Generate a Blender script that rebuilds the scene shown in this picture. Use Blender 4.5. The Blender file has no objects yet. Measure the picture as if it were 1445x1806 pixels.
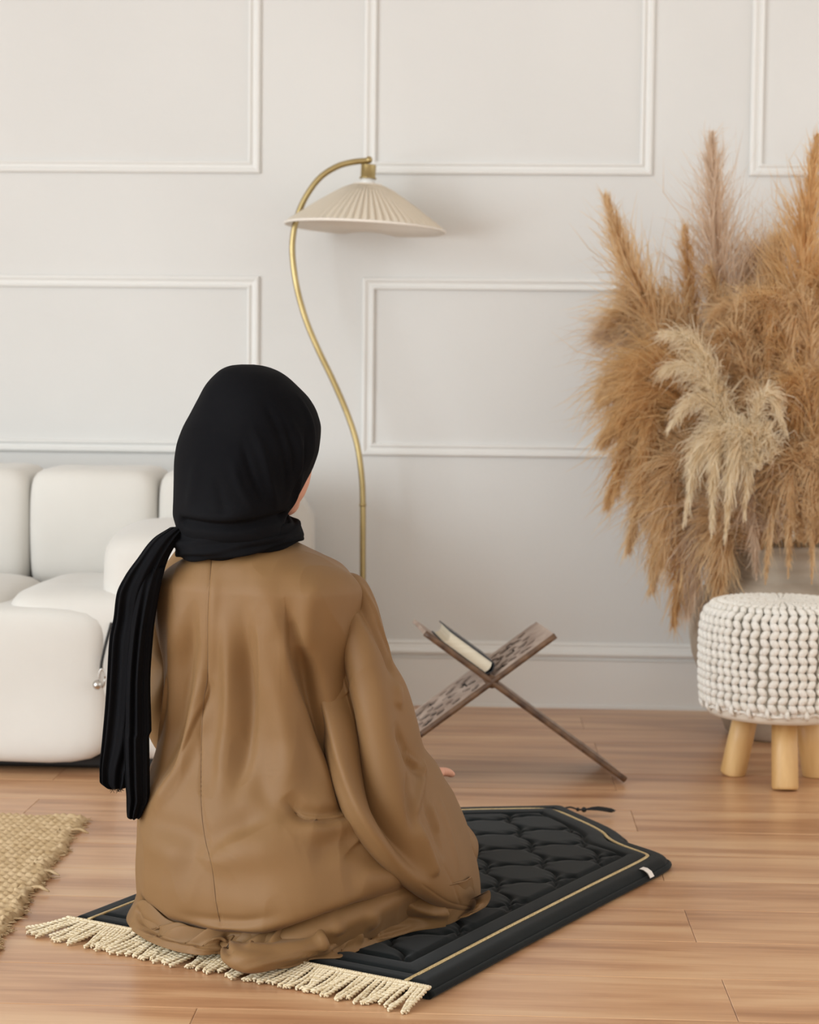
import bpy, bmesh, math, random
import numpy as np
from mathutils import Vector, Matrix
from mathutils.bvhtree import BVHTree
from mathutils import noise as mnoise

# ------------------------------------------------------------ camera, world, light, exposure
W, H, F = 1445, 1806, 3240.0
YAW, PITCH, ROLL = math.radians(2.4), math.radians(-3.76), math.radians(0.6)
CAM = np.array([0, 0, .85])
_f = np.array([-math.sin(YAW)*math.cos(PITCH), math.cos(YAW)*math.cos(PITCH), math.sin(PITCH)])
_r = np.array([math.cos(YAW), math.sin(YAW), 0.0]); _u = np.cross(_r, _f)
CR = _r*math.cos(ROLL)+_u*math.sin(ROLL); CU = _u*math.cos(ROLL)-_r*math.sin(ROLL); CF = _f
scn = bpy.context.scene
COL = scn.collection
cd = bpy.data.cameras.new('camera'); cam = bpy.data.objects.new('camera', cd); COL.objects.link(cam)
cam.matrix_world = Matrix(((CR[0], CU[0], -CF[0], CAM[0]), (CR[1], CU[1], -CF[1], CAM[1]), (CR[2], CU[2], -CF[2], CAM[2]), (0, 0, 0, 1)))
cd.sensor_fit = 'VERTICAL'; cd.sensor_height = 30; cd.lens = F/H*30; cd.clip_start = .05
cd.dof.use_dof = True; cd.dof.focus_distance = 2.72; cd.dof.aperture_fstop = 5.6
scn.camera = cam
world = bpy.data.worlds.new('world'); scn.world = world; world.use_nodes = True
world.node_tree.nodes['Background'].inputs[0].default_value = (1.0, .965, .915, 1)
world.node_tree.nodes['Background'].inputs[1].default_value = 1.12
def area(name, loc, rot, sx, sy, power, color):
    l = bpy.data.lights.new(name, 'AREA'); l.shape = 'RECTANGLE'; l.size = sx; l.size_y = sy; l.energy = power; l.color = color
    o = bpy.data.objects.new(name, l); o.location = loc; o.rotation_euler = rot; COL.objects.link(o); return o
area('window_daylight', (-3.9, -.2, 1.35), (0, math.radians(-90), 0), 2.5, 4.6, 222, (.86, .945, 1.0))
scn.view_settings.view_transform = 'Standard'; scn.view_settings.look = 'None'
scn.view_settings.gamma = 1; scn.view_settings.use_curve_mapping = False
scn.view_settings.exposure = 0.30

# ------------------------------------------------------------ helpers
def ray(x, y): return CF+CR*((x-W/2)/F)-CU*((y-H/2)/F)
def at(x, y, Y):                       # the point at depth Y seen at photo position x, y
    d = ray(x, y); return CAM+d*(Y/d[1])
def onz(x, y, z=0.0):
    d = ray(x, y); return CAM+d*((z-CAM[2])/d[2])
rng = np.random.default_rng(7); random.seed(7)
ALLOBJ = []
def tag(o, label=None, cat=None, group=None, kind=None):
    if label: o['label'] = label
    if cat: o['category'] = cat
    if group: o['group'] = group
    if kind: o['kind'] = kind
    return o
def empty(name, loc=(0, 0, 0), label=None, cat=None, group=None):
    o = bpy.data.objects.new(name, None); o.location = loc; o.empty_display_size = .05; COL.objects.link(o)
    return tag(o, label, cat, group)
def mesh_np(name, V, Fc, smooth=True):
    me = bpy.data.meshes.new(name)
    V = np.asarray(V, float)
    me.from_pydata(V.tolist(), [], Fc if isinstance(Fc, list) else Fc.tolist()); me.update()
    if smooth: me.polygons.foreach_set('use_smooth', [True]*len(me.polygons))
    return me
def link(name, me, mat, parent=None):
    o = bpy.data.objects.new(name, me); COL.objects.link(o)
    if mat is not None:
        if len(me.materials) == 0: me.materials.append(mat)
    if parent is not None:
        o.parent = parent; o.matrix_parent_inverse = Matrix.Translation(-Vector(world_loc(parent)))
    return o
def world_loc(o):
    v = Vector(o.location)
    if o.parent is not None: v = v+o.matrix_parent_inverse.translation+Vector(world_loc(o.parent))
    return v
def fixn(me):
    bm = bmesh.new(); bm.from_mesh(me); bmesh.ops.recalc_face_normals(bm, faces=bm.faces); bm.to_mesh(me); bm.free(); me.update(); return me
class MB:
    def __init__(s): s.v = []; s.f = []; s.n = 0
    def add(s, V, Fc):
        V = np.asarray(V, float); s.v.append(V); s.f += [[i+s.n for i in f] for f in (Fc if isinstance(Fc, list) else Fc.tolist())]; s.n += len(V)
    def build(s, name, mat, parent=None, smooth=True, fix=True):
        me = mesh_np(name, np.vstack(s.v), s.f, smooth)
        if fix: fixn(me)
        return link(name, me, mat, parent)
def gridfaces(n, m, wrap=False, caps=False):      # n rings of m points
    i = np.arange(n-1)[:, None]*m
    j = np.arange(m if wrap else m-1)[None, :]
    a = i+j; b = i+(j+1) % m
    q = np.stack([a, b, b+m, a+m], -1).reshape(-1, 4).tolist()
    if caps: q.append(list(range(m))[::-1]); q.append([(n-1)*m+k for k in range(m)])
    return q
def cr(pts, n):                         # Catmull-Rom resample of a list of vectors to n samples (chord spaced)
    P = np.asarray(pts, float); k = len(P)
    t = np.linspace(0, k-1-1e-9, n); i = t.astype(int); f = (t-i)[:, None]
    p1 = P[i]; p2 = P[i+1]; p0 = P[np.maximum(i-1, 0)]; p3 = P[np.minimum(i+2, k-1)]
    return .5*((2*p1)+(-p0+p2)*f+(2*p0-5*p1+4*p2-p3)*f*f+(-p0+3*p1-3*p2+p3)*f**3)
def frames(P):
    T = np.gradient(P, axis=0); T /= np.linalg.norm(T, axis=1)[:, None]+1e-12
    n = np.cross(T[0], [0, 0, 1.]);
    if np.linalg.norm(n) < 1e-3: n = np.cross(T[0], [1., 0, 0])
    n /= np.linalg.norm(n); N = [n]
    for t in T[1:]:
        n = n-t*(n@t); n = n/np.linalg.norm(n); N.append(n)
    N = np.array(N); return T, N, np.cross(T, N)
def tube(P, r, m=10, caps=True, flat=1.0):
    P = np.asarray(P, float); r = np.broadcast_to(np.asarray(r, float), (len(P),))
    T, N, B = frames(P); a = np.linspace(0, 2*math.pi, m, endpoint=False)
    V = P[:, None]+(N[:, None]*np.cos(a)[None, :, None]+B[:, None]*np.sin(a)[None, :, None]*flat)*r[:, None, None]
    return V.reshape(-1, 3), gridfaces(len(P), m, True, caps)
def box(c, s, R=None):
    V = np.array([[x, y, z] for x in (-.5, .5) for y in (-.5, .5) for z in (-.5, .5)])*np.asarray(s)
    if R is not None: V = V@np.asarray(R).T
    return V+np.asarray(c), [[0, 1, 3, 2], [4, 6, 7, 5], [0, 4, 5, 1], [2, 3, 7, 6], [0, 2, 6, 4], [1, 5, 7, 3]]
def lathe(prof, m=48, c=(0, 0, 0)):
    prof = np.asarray(prof); a = np.linspace(0, 2*math.pi, m, endpoint=False)
    V = np.stack([prof[:, None, 0]*np.cos(a), prof[:, None, 0]*np.sin(a), np.repeat(prof[:, 1:2], m, 1)], -1)
    return V.reshape(-1, 3)+np.asarray(c), gridfaces(len(prof), m, True, True)
def sphere(c, r, n=12, m=16):
    t = np.linspace(1e-3, math.pi-1e-3, n)
    V, Fc = lathe(np.stack([np.sin(t), np.cos(t)], 1), m)
    return V*np.asarray(r)+np.asarray(c), Fc
def rbox(c, s, p=7, k=14, R=None):       # plump rounded block (superellipsoid)
    Vs = []; Fs = []; n = 0; g = np.linspace(-1, 1, k)
    for ax in range(3):
        for sg in (-1, 1):
            a, b = np.meshgrid(g, g, indexing='ij'); q = np.zeros((k, k, 3)); q[..., ax] = sg; q[..., (ax+1) % 3] = a; q[..., (ax+2) % 3] = b*sg
            Vs.append(q.reshape(-1, 3)); f = gridfaces(k, k); Fs += [[i+n for i in x] for x in f]; n += k*k
    V = np.vstack(Vs); V = np.tan(V*math.pi/4*.92)/math.tan(math.pi/4*.92)
    V = V/((np.abs(V)**p).sum(1)**(1/p))[:, None]*np.asarray(s)/2
    if R is not None: V = V@np.asarray(R).T
    return V+np.asarray(c), Fs
def weld(me, d=1e-4):
    bm = bmesh.new(); bm.from_mesh(me); bmesh.ops.remove_doubles(bm, verts=bm.verts, dist=d); bmesh.ops.recalc_face_normals(bm, faces=bm.faces); bm.to_mesh(me); bm.free(); me.update(); return me
def evalmesh(o):
    dg = bpy.context.evaluated_depsgraph_get(); me = bpy.data.meshes.new_from_object(o.evaluated_get(dg)); return me
def coords(me):
    a = np.empty(len(me.vertices)*3); me.vertices.foreach_get('co', a); return a.reshape(-1, 3)
def normals(me):
    a = np.empty(len(me.vertices)*3); me.vertices.foreach_get('normal', a); return a.reshape(-1, 3)
def setco(me, V): me.vertices.foreach_set('co', V.ravel()); me.update()
def segdist(V, A, B):
    ab = B-A; L = ab@ab+1e-12; t = np.clip(((V-A)@ab)/L, 0, 1); return np.linalg.norm(V-(A+t[:, None]*ab), axis=1), t
def fold(me, strokes):
    """press creases and raise folds: each stroke is a line laid on the cloth, (points, depth, width[, sharp])"""
    V = coords(me); N = normals(me); bvh = BVHTree.FromPolygons([Vector(v) for v in V], [list(p.vertices) for p in me.polygons])
    D = np.zeros(len(V)); org = Vector(CAM)
    for st in strokes:
        pts, amp, wd = st[:3]; sharp = st[3] if len(st) > 3 else 0; taper = st[4] if len(st) > 4 else (0, 0)
        pp = cr(pts, max(8, 5*len(pts))); hits = []
        for x, y in pp:
            h = bvh.ray_cast(org, Vector(ray(x, y)).normalized(), 10)
            hits.append(np.array(h[0]) if h[0] is not None else None)
        ok = [h for h in hits if h is not None]
        if len(ok) < 2: continue
        A = np.array(ok); lo = A.min(0)-3*wd; hi = A.max(0)+3*wd
        idx = np.where(((V > lo) & (V < hi)).all(1))[0]; v = V[idx]
        best = np.full(len(idx), 9.); bt = np.zeros(len(idx))
        for k in range(len(A)-1):
            if np.linalg.norm(A[k+1]-A[k]) > .06: continue
            d, t = segdist(v, A[k], A[k+1]); m = d < best; best[m] = d[m]; bt[m] = (k+t[m])/(len(A)-1)
        t0, t1 = taper
        env = np.clip(np.where(bt < .5, bt*2.8+t0, (1-bt)*2.8+t1), 0, 1); env = env*env*(3-2*env)
        if sharp == 2:                  # one side of the line lies over the other (left of a downward line is on top)
            dv = v-CAM; zz = dv@CF; px = np.stack([W/2+F*(dv@CR)/zz, H/2-F*(dv@CU)/zz], 1); sg = np.zeros(len(idx)); bb = np.full(len(idx), 1e9)
            for k in range(len(pp)-1):
                A2, B2 = pp[k], pp[k+1]; d2, t2 = segdist(px, A2, B2); m = d2 < bb; bb[m] = d2[m]
                c2 = (B2[0]-A2[0])*(px[:, 1]-A2[1])-(B2[1]-A2[1])*(px[:, 0]-A2[0]); sg[m] = np.sign(c2[m])
            prof = np.tanh(sg*best/wd*5)*np.exp(-best/wd)
        else: prof = np.exp(-best/wd*1.3) if sharp else np.exp(-(best/wd)**2)
        D[idx] += amp*env*prof
    setco(me, V+N*D[:, None]); return me

# ------------------------------------------------------------ materials
def mat(name, color, rough=.6, metal=0, spec=.5, sheen=0, coat=0, build=None):
    m = bpy.data.materials.new(name); m.use_nodes = True; nt = m.node_tree; b = nt.nodes['Principled BSDF']
    b.inputs['Base Color'].default_value = (*color, 1); b.inputs['Roughness'].default_value = rough; b.inputs['Metallic'].default_value = metal
    b.inputs['Specular IOR Level'].default_value = spec
    if sheen: b.inputs['Sheen Weight'].default_value = sheen; b.inputs['Sheen Roughness'].default_value = .5
    if coat: b.inputs['Coat Weight'].default_value = coat
    if build: build(nt, b)
    return m
def nd(nt, t, **kw):
    n = nt.nodes.new(t)
    for k, v in kw.items():
        if hasattr(n, k) and not k[0].isupper(): setattr(n, k, v)
    return n
def ramp(nt, stops):
    r = nt.nodes.new('ShaderNodeValToRGB'); e = r.color_ramp.elements
    while len(e) < len(stops): e.new(.5)
    for i, (p, c) in enumerate(stops): e[i].position = p; e[i].color = (*c, 1)
    return r
def noisy(c1, c2, scale, detail=4, bump=0, bscale=None, stretch=None, rough=None):
    def f(nt, b):
        tc = nd(nt, 'ShaderNodeTexCoord'); mp = nd(nt, 'ShaderNodeMapping'); nt.links.new(tc.outputs['Object'], mp.inputs[0])
        if stretch: mp.inputs['Scale'].default_value = stretch
        n = nd(nt, 'ShaderNodeTexNoise'); n.inputs['Scale'].default_value = scale; n.inputs['Detail'].default_value = detail
        nt.links.new(mp.outputs[0], n.inputs['Vector'])
        r = ramp(nt, [(.3, c1), (.7, c2)]); nt.links.new(n.outputs[0], r.inputs[0]); nt.links.new(r.outputs[0], b.inputs['Base Color'])
        if bump:
            n2 = nd(nt, 'ShaderNodeTexNoise'); n2.inputs['Scale'].default_value = bscale or scale*8; n2.inputs['Detail'].default_value = 3
            nt.links.new(mp.outputs[0], n2.inputs['Vector'])
            bp = nd(nt, 'ShaderNodeBump'); bp.inputs['Strength'].default_value = bump; bp.inputs['Distance'].default_value = .002
            nt.links.new(n2.outputs[0], bp.inputs['Height']); nt.links.new(bp.outputs[0], b.inputs['Normal'])
    return f
def floor_nodes(nt, b):
    tc = nd(nt, 'ShaderNodeTexCoord'); oi = nd(nt, 'ShaderNodeObjectInfo')
    sep = nd(nt, 'ShaderNodeVectorMath'); sep.operation = 'ADD'
    cmb = nd(nt, 'ShaderNodeCombineXYZ'); mul = nd(nt, 'ShaderNodeMath'); mul.operation = 'MULTIPLY'; mul.inputs[1].default_value = 37
    nt.links.new(oi.outputs['Random'], mul.inputs[0]); nt.links.new(mul.outputs[0], cmb.inputs[0]); nt.links.new(mul.outputs[0], cmb.inputs[2])
    geo = nd(nt, 'ShaderNodeNewGeometry')
    nt.links.new(geo.outputs['Position'], sep.inputs[0]); nt.links.new(cmb.outputs[0], sep.inputs[1])
    def N(sx, sy, detail, dist=0):
        mp = nd(nt, 'ShaderNodeMapping'); mp.inputs['Scale'].default_value = (sx, sy, 1); nt.links.new(sep.outputs[0], mp.inputs[0])
        n = nd(nt, 'ShaderNodeTexNoise'); n.inputs['Scale'].default_value = 1; n.inputs['Detail'].default_value = detail; n.inputs['Distortion'].default_value = dist
        nt.links.new(mp.outputs[0], n.inputs['Vector']); return n
    a = N(1.6, 17, 4, .5); c = N(6, 230, 4); k = N(3.0, 34, 3, 1.0)
    r = ramp(nt, [(.28, (.36, .175, .085)), (.44, (.49, .26, .135)), (.56, (.58, .335, .18)), (.76, (.67, .43, .245))])
    mx = nd(nt, 'ShaderNodeMath'); mx.operation = 'MULTIPLY_ADD'; mx.inputs[1].default_value = .22; nt.links.new(c.outputs[0], mx.inputs[0]); nt.links.new(a.outputs[0], mx.inputs[2])
    m2 = nd(nt, 'ShaderNodeMath'); m2.operation = 'MULTIPLY_ADD'; m2.inputs[1].default_value = .35; nt.links.new(k.outputs[0], m2.inputs[0]); nt.links.new(mx.outputs[0], m2.inputs[2])
    m4 = nd(nt, 'ShaderNodeMath'); m4.operation = 'MULTIPLY_ADD'; m4.inputs[1].default_value = .08; nt.links.new(oi.outputs['Random'], m4.inputs[0]); nt.links.new(m2.outputs[0], m4.inputs[2])
    m3 = nd(nt, 'ShaderNodeMath'); m3.operation = 'SUBTRACT'; m3.inputs[1].default_value = .30; nt.links.new(m4.outputs[0], m3.inputs[0])
    nt.links.new(m3.outputs[0], r.inputs[0]); nt.links.new(r.outputs[0], b.inputs['Base Color'])
    bp = nd(nt, 'ShaderNodeBump'); bp.inputs['Strength'].default_value = .12; bp.inputs['Distance'].default_value = .001
    nt.links.new(c.outputs[0], bp.inputs['Height']); nt.links.new(bp.outputs[0], b.inputs['Normal'])
M = {}
M['wall'] = mat('wall_paint', (.78, .75, .70), .75, spec=.25, build=noisy((.695, .69, .67), (.725, .72, .70), 2.2, 3, .25, 60))
M['trim'] = mat('trim_paint', (.79, .785, .76), .5, spec=.4)
M['floor'] = mat('laminate', (.4, .2, .1), .30, spec=.62, build=floor_nodes)
M['sub'] = mat('subfloor', (.12, .06, .035), .9)
M['sofa'] = mat('sofa_velvet', (.74, .71, .65), .85, sheen=.3, spec=.2, build=noisy((.65, .625, .58), (.71, .69, .645), 3, 3, .3, 500))
M['dark'] = mat('dark_plastic', (.01, .009, .008), .6)
M['chrome'] = mat('steel', (.55, .53, .5), .25, 1)
M['brass'] = mat('antique_brass', (.50, .38, .17), .32, .95, build=noisy((.36, .27, .12), (.52, .41, .2), 9, 3, 0, None, (1, 1, 1)))
def shade_nodes(nt, b):
    out = nt.nodes['Material Output']; t = nd(nt, 'ShaderNodeBsdfTranslucent'); t.inputs[0].default_value = (.9, .8, .66, 1)
    ms = nd(nt, 'ShaderNodeMixShader'); ms.inputs[0].default_value = .3
    nt.links.new(b.outputs[0], ms.inputs[1]); nt.links.new(t.outputs[0], ms.inputs[2]); nt.links.new(ms.outputs[0], out.inputs[0])
M['shade'] = mat('pleated_linen', (.91, .83, .70), .8, spec=.2, build=shade_nodes)
M['lining'] = mat('shade_lining', (.86, .80, .72), .7)
M['porcelain'] = mat('porcelain', (.8, .8, .78), .3)
def cloth_nodes(c1, c2, sc, bump):
    def f(nt, b):
        noisy(c1, c2, 5, 2, 0)(nt, b)
        tc = nd(nt, 'ShaderNodeTexCoord'); n2 = nd(nt, 'ShaderNodeTexNoise'); n2.inputs['Scale'].default_value = sc; n2.inputs['Detail'].default_value = 2
        nt.links.new(tc.outputs['Object'], n2.inputs['Vector'])
        bp = nd(nt, 'ShaderNodeBump'); bp.inputs['Strength'].default_value = bump; bp.inputs['Distance'].default_value = .001
        nt.links.new(n2.outputs[0], bp.inputs['Height']); nt.links.new(bp.outputs[0], b.inputs['Normal'])
    return f
M['abaya'] = mat('abaya_crepe', (.20, .11, .045), .60, spec=.30, sheen=.04, build=cloth_nodes((.195, .104, .038), (.222, .120, .046), 900, .10))
M['thread'] = mat('seam_thread', (.13, .07, .03), .7)
M['scarf'] = mat('black_jersey', (.004, .004, .005), .85, spec=.08, sheen=0, build=cloth_nodes((.003, .003, .004), (.006, .006, .007), 700, .3))
M['skin'] = mat('skin', (.62, .32, .22), .5, spec=.4)
M['skin'].node_tree.nodes['Principled BSDF'].inputs['Subsurface Weight'].default_value = .1
M['skin'].node_tree.nodes['Principled BSDF'].inputs['Subsurface Radius'].default_value = (.01, .004, .002)
M['nail'] = mat('fingernail', (.75, .45, .38), .3)
M['eye'] = mat('eye_white', (.8, .78, .75), .3)
M['brow'] = mat('dark_hair', (.02, .012, .008), .7)
M['mat'] = mat('charcoal_velvet', (.006, .008, .008), .65, sheen=.075, spec=.06, build=cloth_nodes((.005, .0065, .007), (.009, .0115, .012), 600, .2))
M['gold'] = mat('gold_cord', (.62, .46, .22), .5, metal=.25, build=noisy((.45, .31, .12), (.75, .60, .34), 420, 2, .5, 700))
M['fringe'] = mat('cream_fringe', (.70, .58, .38), .5, spec=.5, build=noisy((.60, .47, .27), (.80, .70, .52), 220, 2))
M['white'] = mat('white_label', (.78, .72, .66), .7)
M['black_thread'] = mat('black_thread', (.006, .006, .006), .6)
M['jute'] = mat('jute', (.52, .38, .19), .9, spec=.1, build=noisy((.46, .32, .17), (.66, .50, .31), 55, 5, .35, 700))
M['knit'] = mat('cotton_cord', (.80, .75, .66), .85, spec=.2, build=noisy((.84, .80, .72), (.90, .87, .81), 60, 3, .5, 900))
M['canvas'] = mat('canvas', (.76, .70, .60), .85)
M['legwood'] = mat('pale_wood', (.62, .38, .16), .45, build=noisy((.52, .28, .09), (.80, .54, .25), 22, 5, .2, 90, (1, 1, .10)))
M['clay'] = mat('clay', (.42, .34, .26), .85, build=noisy((.30, .24, .18), (.52, .44, .35), 6, 6, .5, 60))
M['rehal'] = mat('carved_wood', (.3, .19, .13), .55, build=noisy((.24, .165, .125), (.50, .39, .32), 16, 6, .4, 120, (1, 1, 1)))
M['rehaldark'] = mat('carved_wood_edge', (.09, .045, .022), .5, build=noisy((.045, .02, .01), (.17, .09, .045), 40, 5, .4, 120))
M['holeshade'] = mat('painted_hole_shade', (.018, .010, .006), .9)  # near-black colour standing in for shade inside the carved holes
M['cover'] = mat('book_cover', (.012, .016, .022), .45)
M['pages'] = mat('pages', (.72, .62, .44), .8, build=noisy((.70, .61, .45), (.86, .79, .64), 4, 2, 0, None, (1, 1, 260)))
M['frame'] = mat('window_frame', (.75, .74, .71), .5)
M['glass'] = mat('glass', (1, 1, 1), 0.0); M['glass'].node_tree.nodes['Principled BSDF'].inputs['Transmission Weight'].default_value = 1
def pampas_mat(name, c1, c2):
    def f(nt, b):
        out = nt.nodes['Material Output']
        tc = nd(nt, 'ShaderNodeTexCoord'); n = nd(nt, 'ShaderNodeTexNoise'); n.inputs['Scale'].default_value = 26; n.inputs['Detail'].default_value = 3
        nt.links.new(tc.outputs['Object'], n.inputs['Vector']); r = ramp(nt, [(.32, c1), (.68, c2)]); nt.links.new(n.outputs[0], r.inputs[0])
        nt.links.new(r.outputs[0], b.inputs['Base Color'])
        t = nd(nt, 'ShaderNodeBsdfTranslucent'); nt.links.new(r.outputs[0], t.inputs[0])
        ms = nd(nt, 'ShaderNodeMixShader'); ms.inputs[0].default_value = .5
        nt.links.new(b.outputs[0], ms.inputs[1]); nt.links.new(t.outputs[0], ms.inputs[2]); nt.links.new(ms.outputs[0], out.inputs[0])
    return mat(name, c1, .8, spec=.15, build=f)
M['tan'] = pampas_mat('pampas_tan', (.72, .50, .27), (.88, .70, .46))
M['rust'] = pampas_mat('pampas_golden', (.70, .45, .21), (.86, .63, .35))
M['taupe'] = pampas_mat('pampas_taupe', (.70, .54, .40), (.84, .70, .56))
M['cream'] = pampas_mat('pampas_cream', (.88, .75, .54), (.95, .86, .69))

# ------------------------------------------------------------ the room
YW = 4.946
fl = empty('floor'); tag(fl, kind='structure')
mb = MB(); mb.add(*box((-.7, .6, -.03), (6.7, 8.8, .04))); s_ = mb.build('subfloor', M['sub'], fl, False)
PW = .18; y0 = 2.644-PW*22; row = 0
plankmesh = {}
def plank(x0, x1, ya, yb):
    g = .0004; bv = .0012; z = 0.0; h = .009
    X0, X1, A, B = x0+g, x1-g, ya+g, yb-g
    V = [(X0, A, -h), (X1, A, -h), (X1, B, -h), (X0, B, -h), (X0, A, z-bv*.5), (X1, A, z-bv*.5), (X1, B, z-bv*.5), (X0, B, z-bv*.5),
         (X0+bv, A+bv, z), (X1-bv, A+bv, z), (X1-bv, B-bv, z), (X0+bv, B-bv, z)]
    Fc = [[0, 3, 2, 1], [0, 1, 5, 4], [1, 2, 6, 5], [2, 3, 7, 6], [3, 0, 4, 7], [4, 5, 9, 8], [5, 6, 10, 9], [6, 7, 11, 10], [7, 4, 8, 11], [8, 9, 10, 11]]
    link('plank', mesh_np('plank', V, Fc, False), M['floor'], fl)
k = 0
while y0+PW*k < YW:
    ya = y0+PW*k; yb = min(ya+PW, YW+.02); par = (k-21) % 2        # k=21: the row ending at 2.644
    xj = (.352-.045*(ya-2.46)) if par == 0 else -.38-.03*(ya % 1)
    L = 1.22; xs = [xj+L*j for j in range(-4, 4)]; xs = [max(-3.98, min(2.58, x)) for x in xs]; xs = sorted(set([-3.98]+xs+[2.58]))
    for a, b in zip(xs[:-1], xs[1:]):
        if b-a > .02 and ya > -1.4: plank(a, b, ya, yb)
    k += 1
mb = MB(); mb.add(*box((-.7, YW+.06, 1.45), (6.7, .12, 2.95))); tag(mb.build('wall_back', M['wall'], None, False), kind='structure')
mb = MB(); mb.add(*box((-.7, .8, 2.98), (6.7, 8.4, .06))); tag(mb.build('ceiling', M['wall'], None, False), kind='structure')
# left wall with a tall window
wl = empty('wall_left'); tag(wl, kind='structure')
for c, s in (((-4.06, -3.1, 1.45), (.12, .9, 2.95)), ((-4.06, 3.6, 1.45), (.12, 2.7, 2.95)), ((-4.06, -.2, .03), (.12, 4.9, .10)), ((-4.06, -.2, 2.80), (.12, 4.9, .30))):
    mb = MB(); mb.add(*box(c, s)); mb.build('wall_panel', M['wall'], wl, False)
wn = empty('window_1'); tag(wn, kind='structure')
mb = MB()
for y in (-2.62, -1.0, .6, 2.22): mb.add(*box((-4.06, y, 1.365), (.06, .06, 2.5)))
for z in (.11, 2.62): mb.add(*box((-4.06, -.2, z), (.06, 4.9, .06)))
mb.build('window_frame', M['frame'], wn, False)
for y in (-1.81, -.2, 1.41):
    mb = MB(); mb.add(*box((-4.08, y, 1.365), (.006, 1.52, 2.45))); mb.build('pane', M['glass'], wn, False)
# baseboard, an extruded profile
def extr(prof, x0, x1, name, m):
    V = []
    for x in (x0, x1): V += [(x, YW-d, z) for d, z in prof]
    n = len(prof); return link(name, fixn(mesh_np(name, V, [[i, (i+1) % n, (i+1) % n+n, i+n] for i in range(n)]+[list(range(n)), list(range(n, 2*n))], False)), m)
tag(extr([(-.002, 0), (.014, 0), (.014, .128), (.016, .130), (.010, .132), (.010, .140), (.022, .143), (.024, .149), (.018, .155), (.014, .157), (.008, .168), (.010, .171), (.006, .176), (-.002, .178)], -3.98, 2.58, 'baseboard_back', M['trim']), kind='structure')
mb = MB(); mb.add(*box((-.7, YW-.0150, .004), (6.5, .006, .008))); tag(mb.build('trim_1', M['trim'], None, False), kind='structure')
PROF = [(0, -.001), (0, .006), (.002, .010), (.006, .0125), (.010, .012), (.013, .008), (.018, .006), (.0225, .006), (.024, .010), (.028, .012), (.032, .010), (.033, .002), (.033, -.001)]
tn = 1
def pframe(x0, x1, z0, z1):
    global tn; tn += 1
    V = []; n = len(PROF)
    for cx, cz, sx, sz in ((x0, z0, 1, 1), (x1, z0, -1, 1), (x1, z1, -1, -1), (x0, z1, 1, -1)):
        V += [(cx+sx*a, YW-d, cz+sz*a) for a, d in PROF]
    Fc = [[k*n+i, k*n+i+1, ((k+1) % 4)*n+i+1, ((k+1) % 4)*n+i] for k in range(4) for i in range(n-1)]
    tag(link('trim_%d' % tn, fixn(mesh_np('trim', V, Fc, False)), M['trim']), kind='structure')
for x0, x1 in ((-1.40, -.617), (-.340, .427), (.683, 1.45)):
    pframe(x0, x1, 1.427, 2.5); pframe(x0, x1, .676, 1.154)

# ------------------------------------------------------------ sofa
so = empty('sofa', (-1.0, 4.3, 0), 'plump off-white velvet modular sofa standing behind the woman at the left', 'sofa')
def cush(name, c, s, p=7, k=18, amp=.004, R=None, parent=None, m=None):
    V, Fc = rbox(c, s, p, k, R); me = weld(mesh_np(name, V, Fc))
    V = coords(me); N = normals(me)
    d = np.array([mnoise.noise(Vector(v*5.0)) for v in V]); setco(me, V+N*(d*amp)[:, None])
    return link(name, me, m or M['sofa'], parent or so)
sx0, sx1 = at(52, 900, 4.50)[0], at(270, 900, 4.50)[0]
cw = sx1-sx0+.012
for i in range(-2, 2):
    cush('back_cushion', (sx0+cw*(i+.5)-.003, 4.62, .497), (cw+.004, .28, .315), 7, 20, .006)
mb = MB(); mb.add(*rbox((-1.20, 4.76, .33), (1.5, .14, .55), 12, 10)); mb.build('back_frame', M['sofa'], so)
cush('seat_cushion', (-1.46, 4.22, .27), (.80, .52, .262), 7, 20, .008)
cush('seat_cushion', (-.87, 4.22, .27), (.385, .52, .268), 7, 20, .006)
cush('seat_front', (-1.355, 4.055, .198), (1.06, .24, .345), 9, 24, .008)
cush('arm_base', (-.645, 4.21, .203), (.365, .50, .355), 8, 20, .006)
cush('arm_bolster', (-.665, 4.26, .425), (.405, .56, .235), 4.5, 20, .008)
mb = MB(); mb.add(*rbox((-1.17, 4.32, .02), (1.38, .60, .04), 12, 8)); mb.build('plinth', M['dark'], so)
p0 = at(190, 1110, 3.95); mb = MB()
mb.add(*tube(cr([at(197, 1098, 3.955), at(188, 1130, 3.95), at(180, 1165, 3.945), at(178, 1182, 3.945)], 14), .0035, 6))
mb.build('strap', M['dark'], so)
c = at(180, 1196, 3.93); a = np.linspace(0, 2*math.pi, 25)
mb = MB(); mb.add(*tube(np.stack([c[0]+.0065*np.cos(a), c[1]+0*a, c[2]+.02*np.sin(a)], 1), .0025, 6)); mb.add(*sphere(at(172, 1208, 3.925), .011, 8, 10)); mb.build('snap_hook', M['chrome'], so)

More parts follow.
